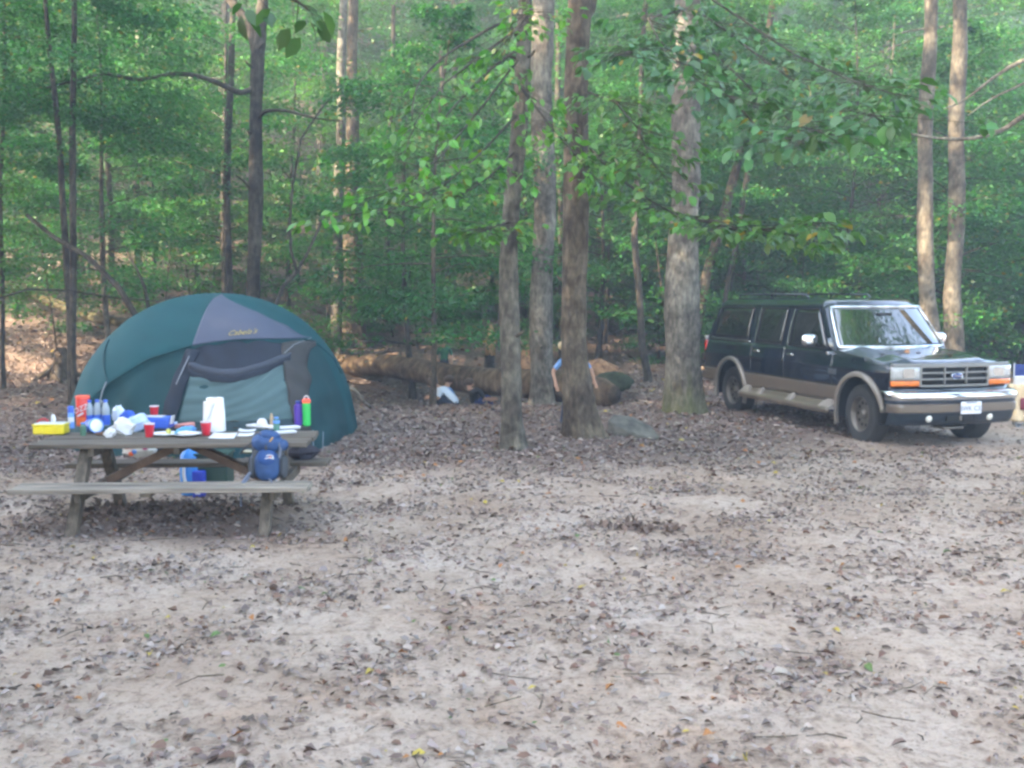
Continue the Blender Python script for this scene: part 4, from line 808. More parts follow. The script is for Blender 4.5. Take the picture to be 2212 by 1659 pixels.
m = MB(); m.tube([(.03 - .028 * math.cos(a), -.122 - .006 * math.sin(a), .235 + .020 * math.sin(a)) for a in np.linspace(0, 6.28, 20)], .005, 6); m.tube([(-.01, -.125, .22), (.03, -.134, .230), (.065, -.122, .218)], .005, 6); m.build('logo_ring', PAPER, pack, 60)
m = MB(); m.tube([(.025, -.131, .232), (.045, -.130, .240)], .006, 6); m.build('logo_dot', ORANGE, pack, 60); m = MB(); m.box((.045, -.115, .40), (.012, .012, .045), rot=(.2, .6, 0)); m.build('zip_pull', PLA('orange_cord', (.60, .34, .08), .7), pack, 30)
def strap_(pts, wd=.011, mm=WEB): m = MB(); m.tube(pts, wd, 5); m.build('strap', mm, pack, 60)
strap_([(-.12, -.04, .10), (-.16, -.09, .05), (-.19, -.14, .0), (-.21, -.165, -.06)], .014); strap_([(-.14, -.08, .04), (-.18, -.16, -.01), (-.20, -.175, -.09), (-.205, -.175, -.18), (-.20, -.172, -.22)], .006)
strap_([(-.12, -.03, .25), (-.14, -.04, .14), (-.13, -.04, .08)], .010); strap_([(.10, -.07, .38), (.115, -.085, .30), (.105, -.09, .22)], .012); strap_([(0, -.10, .36), (.0, -.115, .33), (0, -.11, .30)], .012, PACKG); strap_([(.02, -.11, .02), (.05, -.15, .01), (.04, -.175, -.01)], .008)
strap_([(-.13, .02, .36), (-.19, .03, .30), (-.24, .05, .24)], .008, PACKG)

# ------------------------------------------------------------------ gear between the table and the tent
BIN = mat('dark_green_bin', (.012, .045, .035), .5, var=.1, vscale=6)
p = on(463, 1048, 0); y0 = 10.25; c = at(463, 1030, y0); t = empty('storage_bin', (c.x, y0, hz(c.x, y0)), .03, 'dark green storage bin on the ground behind the table', 'bin'); m = MB(); m.box((0, 0, .20), (.33, .30, .38)); m.build('bin_body', BIN, t, 30, bevel=.02); m = MB(); m.box((0, 0, .405), (.36, .33, .03)); m.build('lid', BIN, t, 30, bevel=.01)
c = at(412, 1020, 10.15); t = empty('water_jug', (c.x, 10.15, hz(c.x, 10.15)), 0, 'bright blue water jug with white curved handle behind the table', 'jug'); m = MB(); m.lathe([(.09, 0), (.10, .02), (.105, .25), (.095, .40), (.05, .46), (.03, .48)], 20); m.build('jug_body', PLA('jug_blue', (.03, .22, .62), .35), t, 50)
m = MB(); m.tube([(-.03, -.108, .36), (-.035, -.112, .22), (-.02, -.113, .14), (.02, -.112, .12)], .018, 8); m.build('handle', WHITE, t, 60); m = MB(); m.lathe([(.032, .47), (.034, .48), (.034, .51), (.02, .52)], 16); m.build('cap', WHITE, t, 50)
c = at(430, 1025, 9.98); t = empty('blue_carton', (c.x, 9.98, hz(c.x, 9.98)), -.1, 'small deep blue carton standing before the jug', 'box'); m = MB(); m.box((0, 0, .13), (.11, .09, .26)); m.build('carton', PLA('deep_blue', (.015, .04, .42), .4), t, 30, bevel=.008); m = MB(); m.box((.0, -.047, .05), (.05, .004, .03)); m.build('white_mark', WHITE, t, 30)
def on_bench(px, py): return on(px, py, .449 + hz(TX, TY))
c = on_bench(300, 985); crumple('shopping_bag', 'colourful shopping bag with red and pink print on the far bench', 'bag', c, (.16, .06, .07), PLA('printed_film', (.62, .62, .60), .4), 21, pw=2.8, amp=.25)
bag = bpy.data.objects['shopping_bag']
for i, (x, z, mm) in enumerate(((-.09, .10, RED), (-.045, .105, BLUE), (.085, .09, PLA('magenta', (.55, .03, .22))), (-.02, .05, LBLUE), (-.05, .03, ORANGE))):
    m = MB(); m.ell((x, -.066, z), (.026, .010, .022), 12, 8, 2.5); m.build('print_patch', mm, bag, 60)
c = on_bench(535, 979); crumple('rolled_cloth', 'rolled cream cloth on the far bench', 'cloth', c, (.055, .03, .018), PLA('cream_cloth', (.45, .42, .30), .8), 22, amp=.15)
c = on_bench(578, 977); crumple('teal_stuff_sack', 'teal stuff sack on the far bench', 'sack', c, (.085, .05, .035), TEAL, 23, amp=.15)
c = at(675, 985, 10.1); crumple('dark_jacket', 'dark jacket draped over the far bench end', 'jacket', Vector((c.x, 9.62, .45 + hz(TX, TY))), (.14, .13, .075), mat('black_cloth', (.02, .018, .028), .9, var=.3), 24, amp=.3)
c = on(650, 1015, 0); crumple('grey_pouch', 'small grey pouch on the ground right of the table', 'pouch', Vector((c.x - .05, 10.4, hz(c.x, 10.4))), (.05, .05, .055), PLA('grey_cloth', (.25, .28, .3), .7), 25)

# ------------------------------------------------------------------ the dark four-door vehicle
PAINT = mat('dark_blue_green_paint', (.002, .006, .015), .22, var=.15, vscale=2, spec=.5, coat=.9)
TANP = mat('shaded_tan_paint', (.10, .078, .06), .35, var=.08, vscale=4, coat=.4)  # tan with the shade on the lower body put into its colour
TANF = mat('pale_tan_paint', (.19, .165, .14), .35, var=.08, vscale=4, coat=.4)
CHROME = mat('chrome', (.75, .77, .80), .10, metal=1.0, var=.05, vscale=6)
GLASSD = mat('dark_tinted_glass', (.008, .011, .010), .03, var=.2, vscale=2, spec=.6, coat=.3)
WSGLASS = mat('windscreen_glass', (.012, .016, .015), .015, var=.2, vscale=2, spec=1.0, coat=1.0)
WSGLASS.node_tree.nodes['Principled BSDF'].inputs['IOR'].default_value = 1.65
RUBBER = mat('tyre_rubber', (.022, .021, .021), .85, var=.2, vscale=10, bump=.2); UNDERM = mat('black_underbody', (.006, .006, .007), .9)
ALLOY = mat('dusty_alloy', (.15, .135, .12), .5, metal=.7, var=.25, vscale=8); LENS = mat('headlamp_lens', (.36, .37, .37), .12, var=.15, vscale=18, coat=1.0)
AMBER = mat('amber_lens', (.62, .15, .01), .15, var=.25, vscale=14, coat=.8); REDL = mat('red_lens', (.45, .02, .02), .2, coat=.6); GRIL = mat('grey_grille', (.20, .20, .195), .4, metal=.4, var=.1)
GBLK = mat('grille_shadow', (.006, .007, .008), .8); TRIM = mat('bright_trim', (.55, .58, .62), .15, metal=.9, var=.06); PLATEW = mat('plate_white', (.60, .62, .66), .4, var=.06); INK = mat('plate_ink', (.08, .10, .16), .6)
TH = R(15.4); HUBX, HUBY = 4.66 + .93 * math.cos(TH), 13.66 + .93 * math.sin(TH)
CAR = empty('parked_vehicle', (HUBX, HUBY, hz(HUBX, HUBY)), math.atan2(-math.cos(TH), math.sin(TH)), 'dark blue green four-door off-roader with tan lower panels', 'car')
CAR.scale = (1, 1, 1.025); WBASE = 3.62; XR = -4.66; XF = .60; ZB = .50
def hw(z, x):   # half width of the body side
    wz = np.interp(z, [.3, .45, .6, .8, .94, .97, 1.0, 1.2], [.90, .93, .945, .955, .955, .962, .95, .915])
    return float(wz - .05 * max(0, (x - .1) / .5) ** 2 - .03 * max(0, (-4.1 - x) / .56) ** 2)
def zarch(x):
    z = ZB
    for xc in (0.0, -WBASE):
        d = abs(x - xc)
        if d < .505: z = max(z, .40 + math.sqrt(max(0, .505 ** 2 - d * d)))
    return z
def ztop(x): return float(np.interp(x, [-5, -.66, .2, .6], [1.19, 1.19, 1.11, 1.05]))
def side_panel(name, x0, x1, z0, z1, m, sgn, off=0.0):
    n = max(6, int((x1 - x0) / .025)); rows = [.50, .56, .62, .68, .715, .75, .82, .88, .94, .97, 1.0, 1.06, 1.12, 1.19]
    rows = sorted(set([r for r in rows if z0 < r < z1] + [z0, z1])); mb = MB(); V = []
    for i in range(n + 1):
        x = x0 + (x1 - x0) * i / n; zt = min(z1, ztop(x))
        for z in rows:
            zz = min(max(z, zarch(x)), zt) if zarch(x) < zt else zt
            V.append((x, sgn * (hw(zz, x) + off), zz))
    k = len(rows); F = []
    for i in range(n):
        for j in range(k - 1):
            a = (i * k + j, (i + 1) * k + j, (i + 1) * k + j + 1, i * k + j + 1)
            hgt_ = abs(V[a[3]][2] - V[a[0]][2]) + abs(V[a[2]][2] - V[a[1]][2])
            if hgt_ > 1e-5: F.append(a if sgn < 0 else a[::-1])
    mb.add(V, F); return mb.build(name, m, CAR, 35, solid=.012)
for s in (-1, 1):
    side_panel('rear_quarter', XR, -2.965, .715, 1.19, PAINT, s); side_panel('rear_door', -2.955, -1.955, .715, 1.19, PAINT, s)
    side_panel('front_door', -1.945, -.655, .715, 1.19, PAINT, s); side_panel('front_wing', -.645, XF, .715, 1.19, PAINT, s)
    side_panel('lower_panel', XR, XF - .35, .50, .712, TANP, s, .004)
# inner body, floor, wheel wells
m = MB(); m.box((-2.05, 0, .72), (4.9, 1.40, .55)); m.box((-2.0, 0, .42), (4.6, 1.3, .22)); m.box((-1.85, 0, .80), (2.4, 1.80, .60)); m.box((-4.38, 0, .80), (.38, 1.78, .60)); m.build('underbody', UNDERM, CAR, 30)
m = MB(); m.box((-4.75, -.35, .38), (.35, .10, .08)); m.build('tow_hitch', UNDERM, CAR, 30)
# bonnet
def bonnet(u, v):
    x = -.62 + (1.26) * v; y = (2 * u - 1); w_ = hw(1.1, min(x, XF)) - .01; yy = y * w_
    z = ztop(min(x, .6)) + .055 * (1 - abs(y) ** 3.0) + .02 * math.exp(-((abs(y) - .62) / .10) ** 2) * (1 - .3 * v) - .012 * math.exp(-(y / .35) ** 4) - .10 * max(0, (x - .42) / .22) ** 2.5
    return Vector((x - .07 * y * y * max(0, v - .6) / .4, yy, z))
m = MB(); m.grid(bonnet, 44, 30); m.build('bonnet', PAINT, CAR, 40, solid=.012)
m = MB(); m.grid(lambda u, v: Vector((-.74 + .14 * v, (2 * u - 1) * .86, 1.20 + .05 * (1 - (2 * u - 1) ** 2) + .01 * (1 - v))), 20, 4); m.build('cowl', UNDERM, CAR, 40, solid=.01)
# cabin shell: loft of rings
def ring(z):
    t = (z - 1.19) / (1.86 - 1.19); t = min(max(t, 0), 1)
    return (-.63 - .54 * t, -4.64 + .30 * t ** 1.4, .915 - .155 * t ** 1.15)
def ringpts(z, inset=0.0, bow=.16):
    xf, xr, hw_ = ring(z); P = []; hw_ -= inset; xr += inset; xf -= inset
    for k in range(9): y = -hw_ + 2 * hw_ * k / 8; q = abs(y / hw_); P.append((xf + bow * (1 - q ** 2.2) - .02 * q ** 8, y, z))
    P.append((xf - .10, hw_, z))
    for k in range(1, 12): P.append((xf - .10 + (xr + .10 - xf + .10) * k / 12, hw_, z))
    for k in range(9): y = hw_ - 2 * hw_ * k / 8; P.append((xr + .08 * abs(y / hw_) ** 4, y, z))
    for k in range(1, 12): P.append((xr + .10 + (xf - .10 - xr - .10) * k / 12, -hw_, z))
    P.append((xf - .10, -hw_, z)); return P
levels = [(1.185, 0), (1.3, 0), (1.42, 0), (1.54, 0), (1.66, 0), (1.74, 0), (1.80, .004), (1.835, .02), (1.862, .06), (1.880, .13), (1.893, .26), (1.90, .45)]
m = MB(); RP = [ringpts(z, i_) for z, i_ in levels]; n = len(RP[0]); V = [p for r_ in RP for p in r_]
F = [(j * n + i, j * n + (i + 1) % n, (j + 1) * n + (i + 1) % n, (j + 1) * n + i) for j in range(len(RP) - 1) for i in range(n)]
F.append(tuple((len(RP) - 1) * n + i for i in range(n))); m.add(V, F); m.build('cabin', PAINT, CAR, 50)
def cab_side(x, z, off, s): return Vector((x, s * (ring(z)[2] + off), z))
def window(name, quad, s, off=.006, m_=GLASSD):
    """quad: 4 (x,z) corners bl, br, tr, tl"""
    t = MB(); (a, b, c_, d) = quad
    def fn(u, v):
        x = (a[0] * (1 - u) + b[0] * u) * (1 - v) + (d[0] * (1 - u) + c_[0] * u) * v; z = (a[1] * (1 - u) + b[1] * u) * (1 - v) + (d[1] * (1 - u) + c_[1] * u) * v
        return cab_side(x, z, off, s)
    t.grid(fn, 8, 8); o = t.build(name, m_, CAR, 60, solid=.004)
    P = [cab_side(*q, off + .003, s) for q in (a, b, c_, d)]
    f = MB(); f.tube([P[0], P[1], P[2], P[3], P[0]], .010, 5, cap=False); f.build('seal', TRIM if name == 'x' else UNDERM, o, 60)
    return o
for s in (-1, 1):
    window('rear_side_window', ((-4.42, 1.24), (-3.12, 1.24), (-3.12, 1.735), (-4.28, 1.735)), s)
    window('rear_door_window', ((-2.86, 1.21), (-2.06, 1.21), (-2.06, 1.74), (-2.86, 1.74)), s)
    window('front_door_window', ((-1.86, 1.21), (-.80, 1.21), (-1.22, 1.74), (-1.86, 1.74)), s)
    f = MB(); f.tube([cab_side(-2.90, 1.21, .012, s), cab_side(-2.90, 1.5, .012, s), cab_side(-2.89, 1.74, .012, s)], .006, 5); f.build('chrome_strip', TRIM, CAR, 60)
    f = MB(); f.tube([cab_side(-1.90, 1.21, .012, s), cab_side(-1.90, 1.5, .012, s), cab_side(-1.89, 1.74, .012, s)], .006, 5); f.build('chrome_strip', TRIM, CAR, 60)
    f = MB(); f.tube([Vector((-3.0, s * (hw(.75, -3) + .004), .74)), Vector((-3.02, s * (hw(1.18, -3)), 1.19)), cab_side(-3.0, 1.4, .002, s), cab_side(-2.99, 1.78, .002, s)], .006, 4); f.build('door_gap', UNDERM, CAR, 60)
    f = MB(); f.tube([cab_side(-4.46, 1.215, .008, s), cab_side(-3.08, 1.215, .008, s)], .012, 5); f.build('window_ledge', TRIM, CAR, 60)
    # drip rail, handles, mirror
    f = MB(); f.tube([cab_side(-1.22 - 3.18 * t, 1.775, .010, s) for t in np.linspace(0, 1, 8)], .010, 5); f.build('drip_rail', PAINT, CAR, 60)
    for x in (-1.78, -2.80):
        f = MB(); f.box((x, s * (hw(1.07, x) + .014), 1.075), (.15, .025, .035)); f.build('door_handle', CHROME, CAR, 30, bevel=.008)
    f = MB(); f.ell((-1.03, s * 1.075, 1.315), (.045, .125, .085), 18, 12, 3.2); mo = f.build('wing_mirror', CHROME, CAR, 60); f = MB(); f.box((-1.06, s * 1.075, 1.315), (.03, .20, .13)); f.build('mirror_glass', GLASSD, mo, 30, bevel=.01)
    f = MB(); f.tube([(-1.02, s * .90, 1.24), (-1.02, s * .99, 1.27)], .018, 6); f.build('mirror_arm', UNDERM, mo, 60)
    f = MB(); f.tube([(-.78, s * .935, 1.13), (-.78, s * .945, 1.17)], .02, 6); f.build('pillar_cap', CHROME, CAR, 60)
    # flares
    for xc in (0, -WBASE):
        f = MB(); prof = [(.0, .0), (.0, .045), (.022, .056), (.05, .045), (.064, .008)]; NV = 28; V = []
        lo, hi = (-.35, math.pi + .35)
        if xc == 0: lo, hi = .12, math.pi + .38
        for k in range(NV + 1):
            a = lo + (hi - lo) * k / NV
            for (dr, dy) in prof:
                r_ = .485 + dr; x = xc + r_ * math.cos(a); z = .40 + r_ * math.sin(a)
                V.append((x, s * (hw(max(z, .5), x) + dy - .003), z))
        k5 = len(prof); f.add(V, [(k * k5 + j, (k + 1) * k5 + j, (k + 1) * k5 + j + 1, k * k5 + j + 1) for k in range(NV) for j in range(k5 - 1)]); f.build('wheel_flare', TANF, CAR, 50, solid=.006)
        # wheel well
        f = MB(); V = []
        for k in range(NV + 1):
            a = -.2 + (math.pi + .4) * k / NV
            for y in (.93, .55): V.append((xc + .50 * math.cos(a), s * y, .40 + .50 * math.sin(a)))
        f.add(V, [(k * 2, k * 2 + 1, k * 2 + 3, k * 2 + 2) for k in range(NV)]); f.build('wheel_well', UNDERM, CAR, 60)
    # running board
    f = MB(); X0, X1 = -3.12, -.50
    def board(u, v, s=s):
        x = X0 + (X1 - X0) * u; P = [(.935, .505), (1.0, .45), (1.075, .415), (1.09, .385), (1.075, .345), (.95, .33)]; q = v * 5; i = min(4, int(q)); a, b = P[i], P[i + 1]; t = q - i
        return Vector((x, s * (a[0] + (b[0] - a[0]) * t), a[1] + (b[1] - a[1]) * t))
    f.grid(board, 40, 10); f.build('running_board', TANP, CAR, 50, solid=.01)
    for x, ln in ((-2.98, .30), (-2.52, .16), (-1.62, .20), (-.66, .34)):
        f = MB(); yb, yt = 1.082, .94
        f.hexa([(x - ln / 2, s * .94, .40), (x + ln / 2, s * .94, .40), (x + ln / 2, s * 1.085, .40), (x - ln / 2, s * 1.085, .40), (x - ln * .22, s * .95, .53), (x + ln * .22, s * .95, .53), (x + ln * .28, s * 1.0, .50), (x - ln * .28, s * 1.0, .50)]); f.build('board_gusset', mat('pale_tan', (.20, .175, .155), .4, var=.08), CAR, 30, bevel=.008)
    f = MB(); f.box((-1.8, s * 1.02, .438), (1.9, .075, .012), rot=(s * -.5, 0, 0)); f.build('tread_strip', RUBBER, CAR, 30)
    # rear corner pieces
    f = MB(); f.box((XR + .02, s * .86, .99), (.09, .14, .36)); f.build('tail_lamp', REDL, CAR, 30, bevel=.02)
    f = MB(); f.box((XR - .005, s * .86, 1.21), (.06, .12, .07)); f.build('reverse_lamp', LENS, CAR, 30, bevel=.01)
m = MB(); m.box((XR - .10, 0, .55), (.16, 1.86, .16)); m.build('rear_bumper', mat('dull_chrome', (.5, .5, .52), .3, metal=.8), CAR, 30, bevel=.03)
m = MB(); m.box((XR + .03, 0, .92), (.05, 1.72, .52)); m.build('tailgate', PAINT, CAR, 30, bevel=.02)
for s in (-1, 1):
    m = MB(); m.box((XR + .15, s * .93, .58), (.42, .04, .14)); m.build('rear_skirt', TANP, CAR, 30, bevel=.015)
# windscreen
def wsx(y, z, off):
    xf, xr, hw_ = ring(z); q = min(1, abs(y / hw_)); return Vector((xf + .16 * (1 - q ** 2.2) - .02 * q ** 8 + off, y, z + off * .5))
def ws(u, v, off=.010): 
    z = 1.225 + (1.765 - 1.225) * v; hw_ = ring(z)[2] - .055; return wsx((2 * u - 1) * hw_, z, off)
m = MB(); m.grid(ws, 24, 14); wo = m.build('windscreen', WSGLASS, CAR, 60, solid=.004)
edge = [ws(u, 0, .016) for u in np.linspace(0, 1, 12)] + [ws(1, v, .016) for v in np.linspace(0, 1, 8)][1:] + [ws(u, 1, .016) for u in np.linspace(1, 0, 12)][1:] + [ws(0, v, .016) for v in np.linspace(1, 0, 8)][1:]
m = MB(); m.tube(edge, .022, 6, cap=False); m.build('windscreen_trim', TRIM, wo, 60)
for y0 in (-.45, .25):
    m = MB(); m.tube([ws(.5 + y0 * .5, .0, .03), ws(.5 + y0 * .5 + .18, .05, .03), ws(.5 + y0 * .5 + .33, .045, .03)], .007, 5); m.build('wiper', UNDERM, wo, 60)
m = MB(); m.box((-.84, 0, 1.66), (.03, .24, .06)); m.build('rear_view_mirror', UNDERM, wo, 30)
# roof rack
RAIL = mat('dull_blue_rail', (.06, .075, .095), .35, metal=.5)
for s in (-1, 1):
    m = MB(); m.tube([(-1.95, s * .54, 1.90), (-2.02, s * .54, 1.945), (-3.0, s * .54, 1.955), (-4.1, s * .54, 1.945), (-4.17, s * .54, 1.88)], .017, 6); m.build('roof_rail', RAIL, CAR, 60)
    m = MB(); m.tube([(-3.05, s * .54, 1.955), (-3.05, s * .54, 1.88)], .014, 6); m.build('rail_foot', UNDERM, CAR, 60)
for x in (-2.5, -3.4): m = MB(); m.tube([(x, -.54, 1.955), (x, .54, 1.955)], .012, 6); m.build('roof_bar', UNDERM, CAR, 60)
# front
def fx(y, x0=.60): return x0 + .085 * (1 - (abs(y) / .93) ** 2.4)
def fband(name, z0, z1, m_, y0, y1, x0=.60, n=24, th=.02, bev=0):
    f = MB(); f.grid(lambda u, v: Vector((fx(y0 + (y1 - y0) * u, x0), y0 + (y1 - y0) * u, z0 + (z1 - z0) * v)), n, 3); return f.build(name, m_, CAR, 50, solid=th, bevel=bev)
fband('front_panel', .55, .80, PAINT, -.91, .91, .585); fband('front_header', 1.045, 1.085, GRIL, -.90, .90, .60); fband('grille_back', .80, 1.05, GBLK, -.50, .50, .57)
for s in (-1, 1):
    hd = fband('headlamp', .875, 1.043, LENS, s * .53, s * .905, .612, 10, .05); am = fband('turn_lamp', .80, .868, AMBER, s * .53, s * .905, .612, 10, .05)
    f = MB(); yy = s * .665; f.box((fx(yy) + .042, yy, .962), (.006, .21, .12)); f.build('reflector', mat('lamp_reflector', (.42, .44, .46), .25, metal=.9), hd, 30, bevel=.003)
    f = MB(); f.box((fx(s * .80) + .03, s * .79, .96), (.012, .008, .16)); f.build('divider', GRIL, hd, 30)
gr = empty('grille', (0, 0, 0)); gr.parent = CAR; GX = .64
def gb(name, y0, z0, y1, z1, w_=.022):
    f = MB(); f.beam((fx(y0) + .02, y0, z0), (fx(y1) + .02, y1, z1), w_, .035, up=(1, 0, 0)); return f.build(name, GRIL, gr, 30, bevel=.004)
for z in (.800, 1.045): gb('grille_bar', -.515, z, 0, z, .028); gb('grille_bar', 0, z, .515, z, .028)
for y in (-.512, .512): gb('grille_bar', y, .80, y, 1.045, .03)
for y in (-.165, .165): gb('grille_bar', y, .80, y, 1.045, .018)
for z in (.885, .965): gb('grille_bar', -.51, z, 0, z, .022); gb('grille_bar', 0, z, .51, z, .022)
f = MB(); f.lathe([(.0, .03), (.07, .03), (.085, .022), (.085, 0)], 28, (fx(0) + .035, 0, .925), axis=(1, 0, 0), cap=False); bo = f.build('oval_badge', mat('badge_blue', (.01, .03, .16), .25, coat=.8), CAR, 50)
for v in bo.data.vertices: v.co.z = .925 + (v.co.z - .925) * .46
f = MB(); f.tube([(fx(0) + .062, .083 * math.cos(a), .925 + .039 * math.sin(a)) for a in np.linspace(0, 6.2832, 28)], .004, 5); f.build('badge_ring', CHROME, bo, 60)
text_mesh('lettering', 'Ford', .062, CHROME, bo, Matrix.Translation((fx(0) + .066, 0, .925)) @ Matrix(((0, 0, 1, 0), (1, 0, 0, 0), (0, 1, 0, 0), (0, 0, 0, 1))), .001, .3)
# bumper
def bx(y, x0): q = min(1, abs(y) / 1.0); return x0 + .10 * (1 - q ** 2.0) - .22 * max(0, (q - .86) / .14) ** 1.6
def bprof(name, P, m_, yw=.985, n=40):
    f = MB(); k = len(P) - 1
    def fn(u, v):
        y = -yw + 2 * yw * u; q = v * k; i = min(k - 1, int(q)); t = q - i; return Vector((bx(y, .74 + P[i][0] + (P[i + 1][0] - P[i][0]) * t), y, P[i][1] + (P[i + 1][1] - P[i][1]) * t))
    f.grid(fn, n, k * 3); return f.build(name, m_, CAR, 40, solid=.012)
bprof('bumper_top', [(-.06, .735), (.0, .735), (.045, .71), (.055, .675), (.045, .645), (.03, .635)], CHROME)
bprof('bumper_band', [(.028, .634), (.02, .60), (.02, .585)], mat('bumper_navy', (.012, .02, .032), .3, coat=.5), .975); bprof('bumper_stripe', [(.028, .584), (.04, .575), (.04, .49), (.025, .48)], TANP, .97)
bprof('bumper_lower', [(.02, .479), (.0, .44), (-.03, .36), (-.08, .315), (-.2, .31)], mat('valance_navy', (.010, .018, .028), .4, coat=.3), .95)
for y in (-.46, .46):
    f = MB(); f.lathe([(.0, .02), (.035, .016), (.047, .004), (.047, -.03)], 20, (bx(y, .74) - .005, y, .40), axis=(1, 0, -.15), cap=False); f.build('fog_lamp', mat('fog_lens', (.55, .55, .50), .15, var=.2, vscale=16, coat=.8), CAR, 50)
for y0, y1 in ((-.22, -.04), (.03, .18), (.19, .27)):
    f = MB(); f.box((bx((y0 + y1) / 2, .74) - .008, (y0 + y1) / 2, .40), (.03, y1 - y0, .07)); f.build('air_slot', GBLK, CAR, 30, bevel=.006)
f = MB(); f.box((bx(-.02, .74), -.005, .40), (.02, .04, .07)); f.build('tow_eye', ALLOY, CAR, 30, bevel=.01)
f = MB(); f.box((.66, -.05, .27), (.25, .30, .03)); f.build('skid_plate', ALLOY, CAR, 30, bevel=.01)
f = MB(); f.box((bx(.10, .74) + .062, .10, .535), (.012, .31, .155)); pl_ = f.build('number_plate', PLATEW, CAR, 30, bevel=.006)
text_mesh('lettering', 'BWK C33', .085, INK, pl_, Matrix.Translation((bx(.10, .74) + .070, .10, .525)) @ Matrix(((0, 0, 1, 0), (1, 0, 0, 0), (0, 1, 0, 0), (0, 0, 0, 1))), .001)
f = MB(); f.box((bx(.10, .74) + .069, .10, .60), (.003, .16, .012)); f.build('plate_heading', INK, pl_, 30)
# wing badge
f = MB(); f.box((-.62, -.962, .905), (.20, .006, .075)); wb = f.build('wing_badge', mat('badge_grey', (.05, .06, .07), .4), CAR, 30, bevel=.003)
text_mesh('lettering', 'XLT', .075, CHROME, wb, Matrix.Translation((-.62, -.967, .905)) @ Euler((R(90), 0, 0)).to_matrix().to_4x4(), .002, .2, 1.2)
# wheels
def wheel(x, s, steer=0.0):
    o = empty('wheel', (x, s * .80, .385), steer); o.parent = CAR
    f = MB(); prof = [(.225, -.11), (.26, -.125), (.33, -.13), (.365, -.118), (.385, -.09), (.388, -.03), (.388, .03), (.385, .09), (.365, .118), (.33, .13), (.26, .125), (.225, .11)]
    f.lathe(prof, 44, axis=(0, s, 0), cap=False); f.build('tyre', RUBBER, o, 35)
    f = MB(); f.lathe([(.225, -.11), (.20, -.10), (.20, .06), (.212, .10), (.228, .115), (.238, .105)], 36, axis=(0, s, 0), cap=False); f.build('rim', ALLOY, o, 35)
    f = MB(); f.lathe([(.0, .095), (.045, .093), (.055, .08), (.062, .045), (.10, .035), (.185, .055), (.203, .05), (.203, .02)], 36, axis=(0, s, 0), cap=False); f.build('wheel_disc', ALLOY, o, 30)
    f = MB()
    for k in range(10):
        a = k * math.pi / 5; c_ = Vector((.15 * math.cos(a), s * .048, .15 * math.sin(a))); f.lathe([(.0, .004), (.022, .004), (.022, -.004)], 10, c_, axis=(0, s, 0), cap=False)
    f.build('rim_holes', UNDERM, o, 30); f = MB()
    for k in range(5):
        a = k * 2 * math.pi / 5 + .3; f.lathe([(.0, .02), (.009, .018), (.011, 0)], 8, (.075 * math.cos(a), s * .045, .075 * math.sin(a)), axis=(0, s, 0), cap=False)
    f.build('wheel_nuts', CHROME, o, 40)
    return o
for x in (0, -WBASE):
    for s in (-1, 1): wheel(x, s, R(-4) if x == 0 else 0)
m = MB(); m.tube([(0, -.75, .385), (0, .75, .385)], .05, 8); m.tube([(-WBASE, -.75, .385), (-WBASE, .75, .385)], .06, 8); m.build('axles', UNDERM, CAR, 60)

# ------------------------------------------------------------------ blue folding chair beyond the vehicle
CLOTHB = mat('royal_blue_cloth', (.012, .03, .16), .85, var=.15, vscale=8); STEEL = mat('chair_steel', (.28, .29, .31), .35, metal=.8)
cb = at(2236, 905, 15.6); gz = hz(cb.x, cb.y); ch = empty('folding_chair', (cb.x, cb.y, gz), R(-20), 'blue folding camp chair at the right edge behind the vehicle front', 'chair')
m = MB(); m.grid(lambda u, v: Vector((-.27 + .54 * u, -.22 + .46 * v, .42 - .05 * math.sin(math.pi * u))), 8, 6); m.build('seat', CLOTHB, ch, 60, solid=.01)
m = MB(); m.grid(lambda u, v: Vector((-.27 + .54 * u, .24 + .14 * v + .04 * math.sin(math.pi * u), .42 + .52 * v)), 8, 6); m.build('backrest', CLOTHB, ch, 60, solid=.01)
for s in (-1, 1):
    m = MB(); m.tube([(s * .28, -.25, .0), (s * .28, .24, .42)], .012, 6); m.build('leg', STEEL, ch, 60); m = MB(); m.tube([(s * .28, .25, .0), (s * .28, -.22, .42), (s * .28, -.24, .60)], .012, 6); m.build('leg', STEEL, ch, 60)
    m = MB(); m.tube([(s * .28, .24, .42), (s * .28, .39, .96)], .012, 6); m.build('back_post', STEEL, ch, 60); m = MB(); m.box((s * .29, 0, .61), (.06, .50, .02)); m.build('armrest', CLOTHB, ch, 30, bevel=.008)
for y in (-.25, .25): m = MB(); m.tube([(-.28, y, .02), (.28, -y if False else y, .02)], .010, 6); m.build('stretcher', STEEL, ch, 60)
m = MB(); m.tube([(-.28, -.25, .02), (.28, -.22, .42)], .010, 6); m.tube([(.28, -.25, .02), (-.28, -.22, .42)], .010, 6); m.build('cross_leg', STEEL, ch, 60)
CREAM = mat('cream_towel', (.55, .45, .30), .95, var=.12, vscale=10, bump=.4)
def towel(u, v):
    x = -.42 + .26 * u + .012 * math.sin(v * 12); y = -.30 + .03 * math.sin(u * 9 + v * 4)
    return Vector((x, y + (.18 * (v - .6) / .4 if v > .6 else 0), (.12 + .52 * min(v, .6) / .6) + (.03 if v > .6 else 0)))
t = empty('cream_towel', ch.location, ch.rotation_euler.z, 'cream towel with maroon patch hanging over the blue chair arm', 'towel'); m = MB(); m.grid(towel, 10, 20); m.build('cloth', CREAM, t, 60, solid=.02)
m = MB(); m.grid(lambda u, v: Vector((-.25 + .10 * u, -.325 - .01 * math.sin(v * 3), .30 + .18 * v)), 6, 6); m.build('maroon_patch', mat('maroon_cloth', (.16, .03, .05), .9), t, 60, solid=.01)
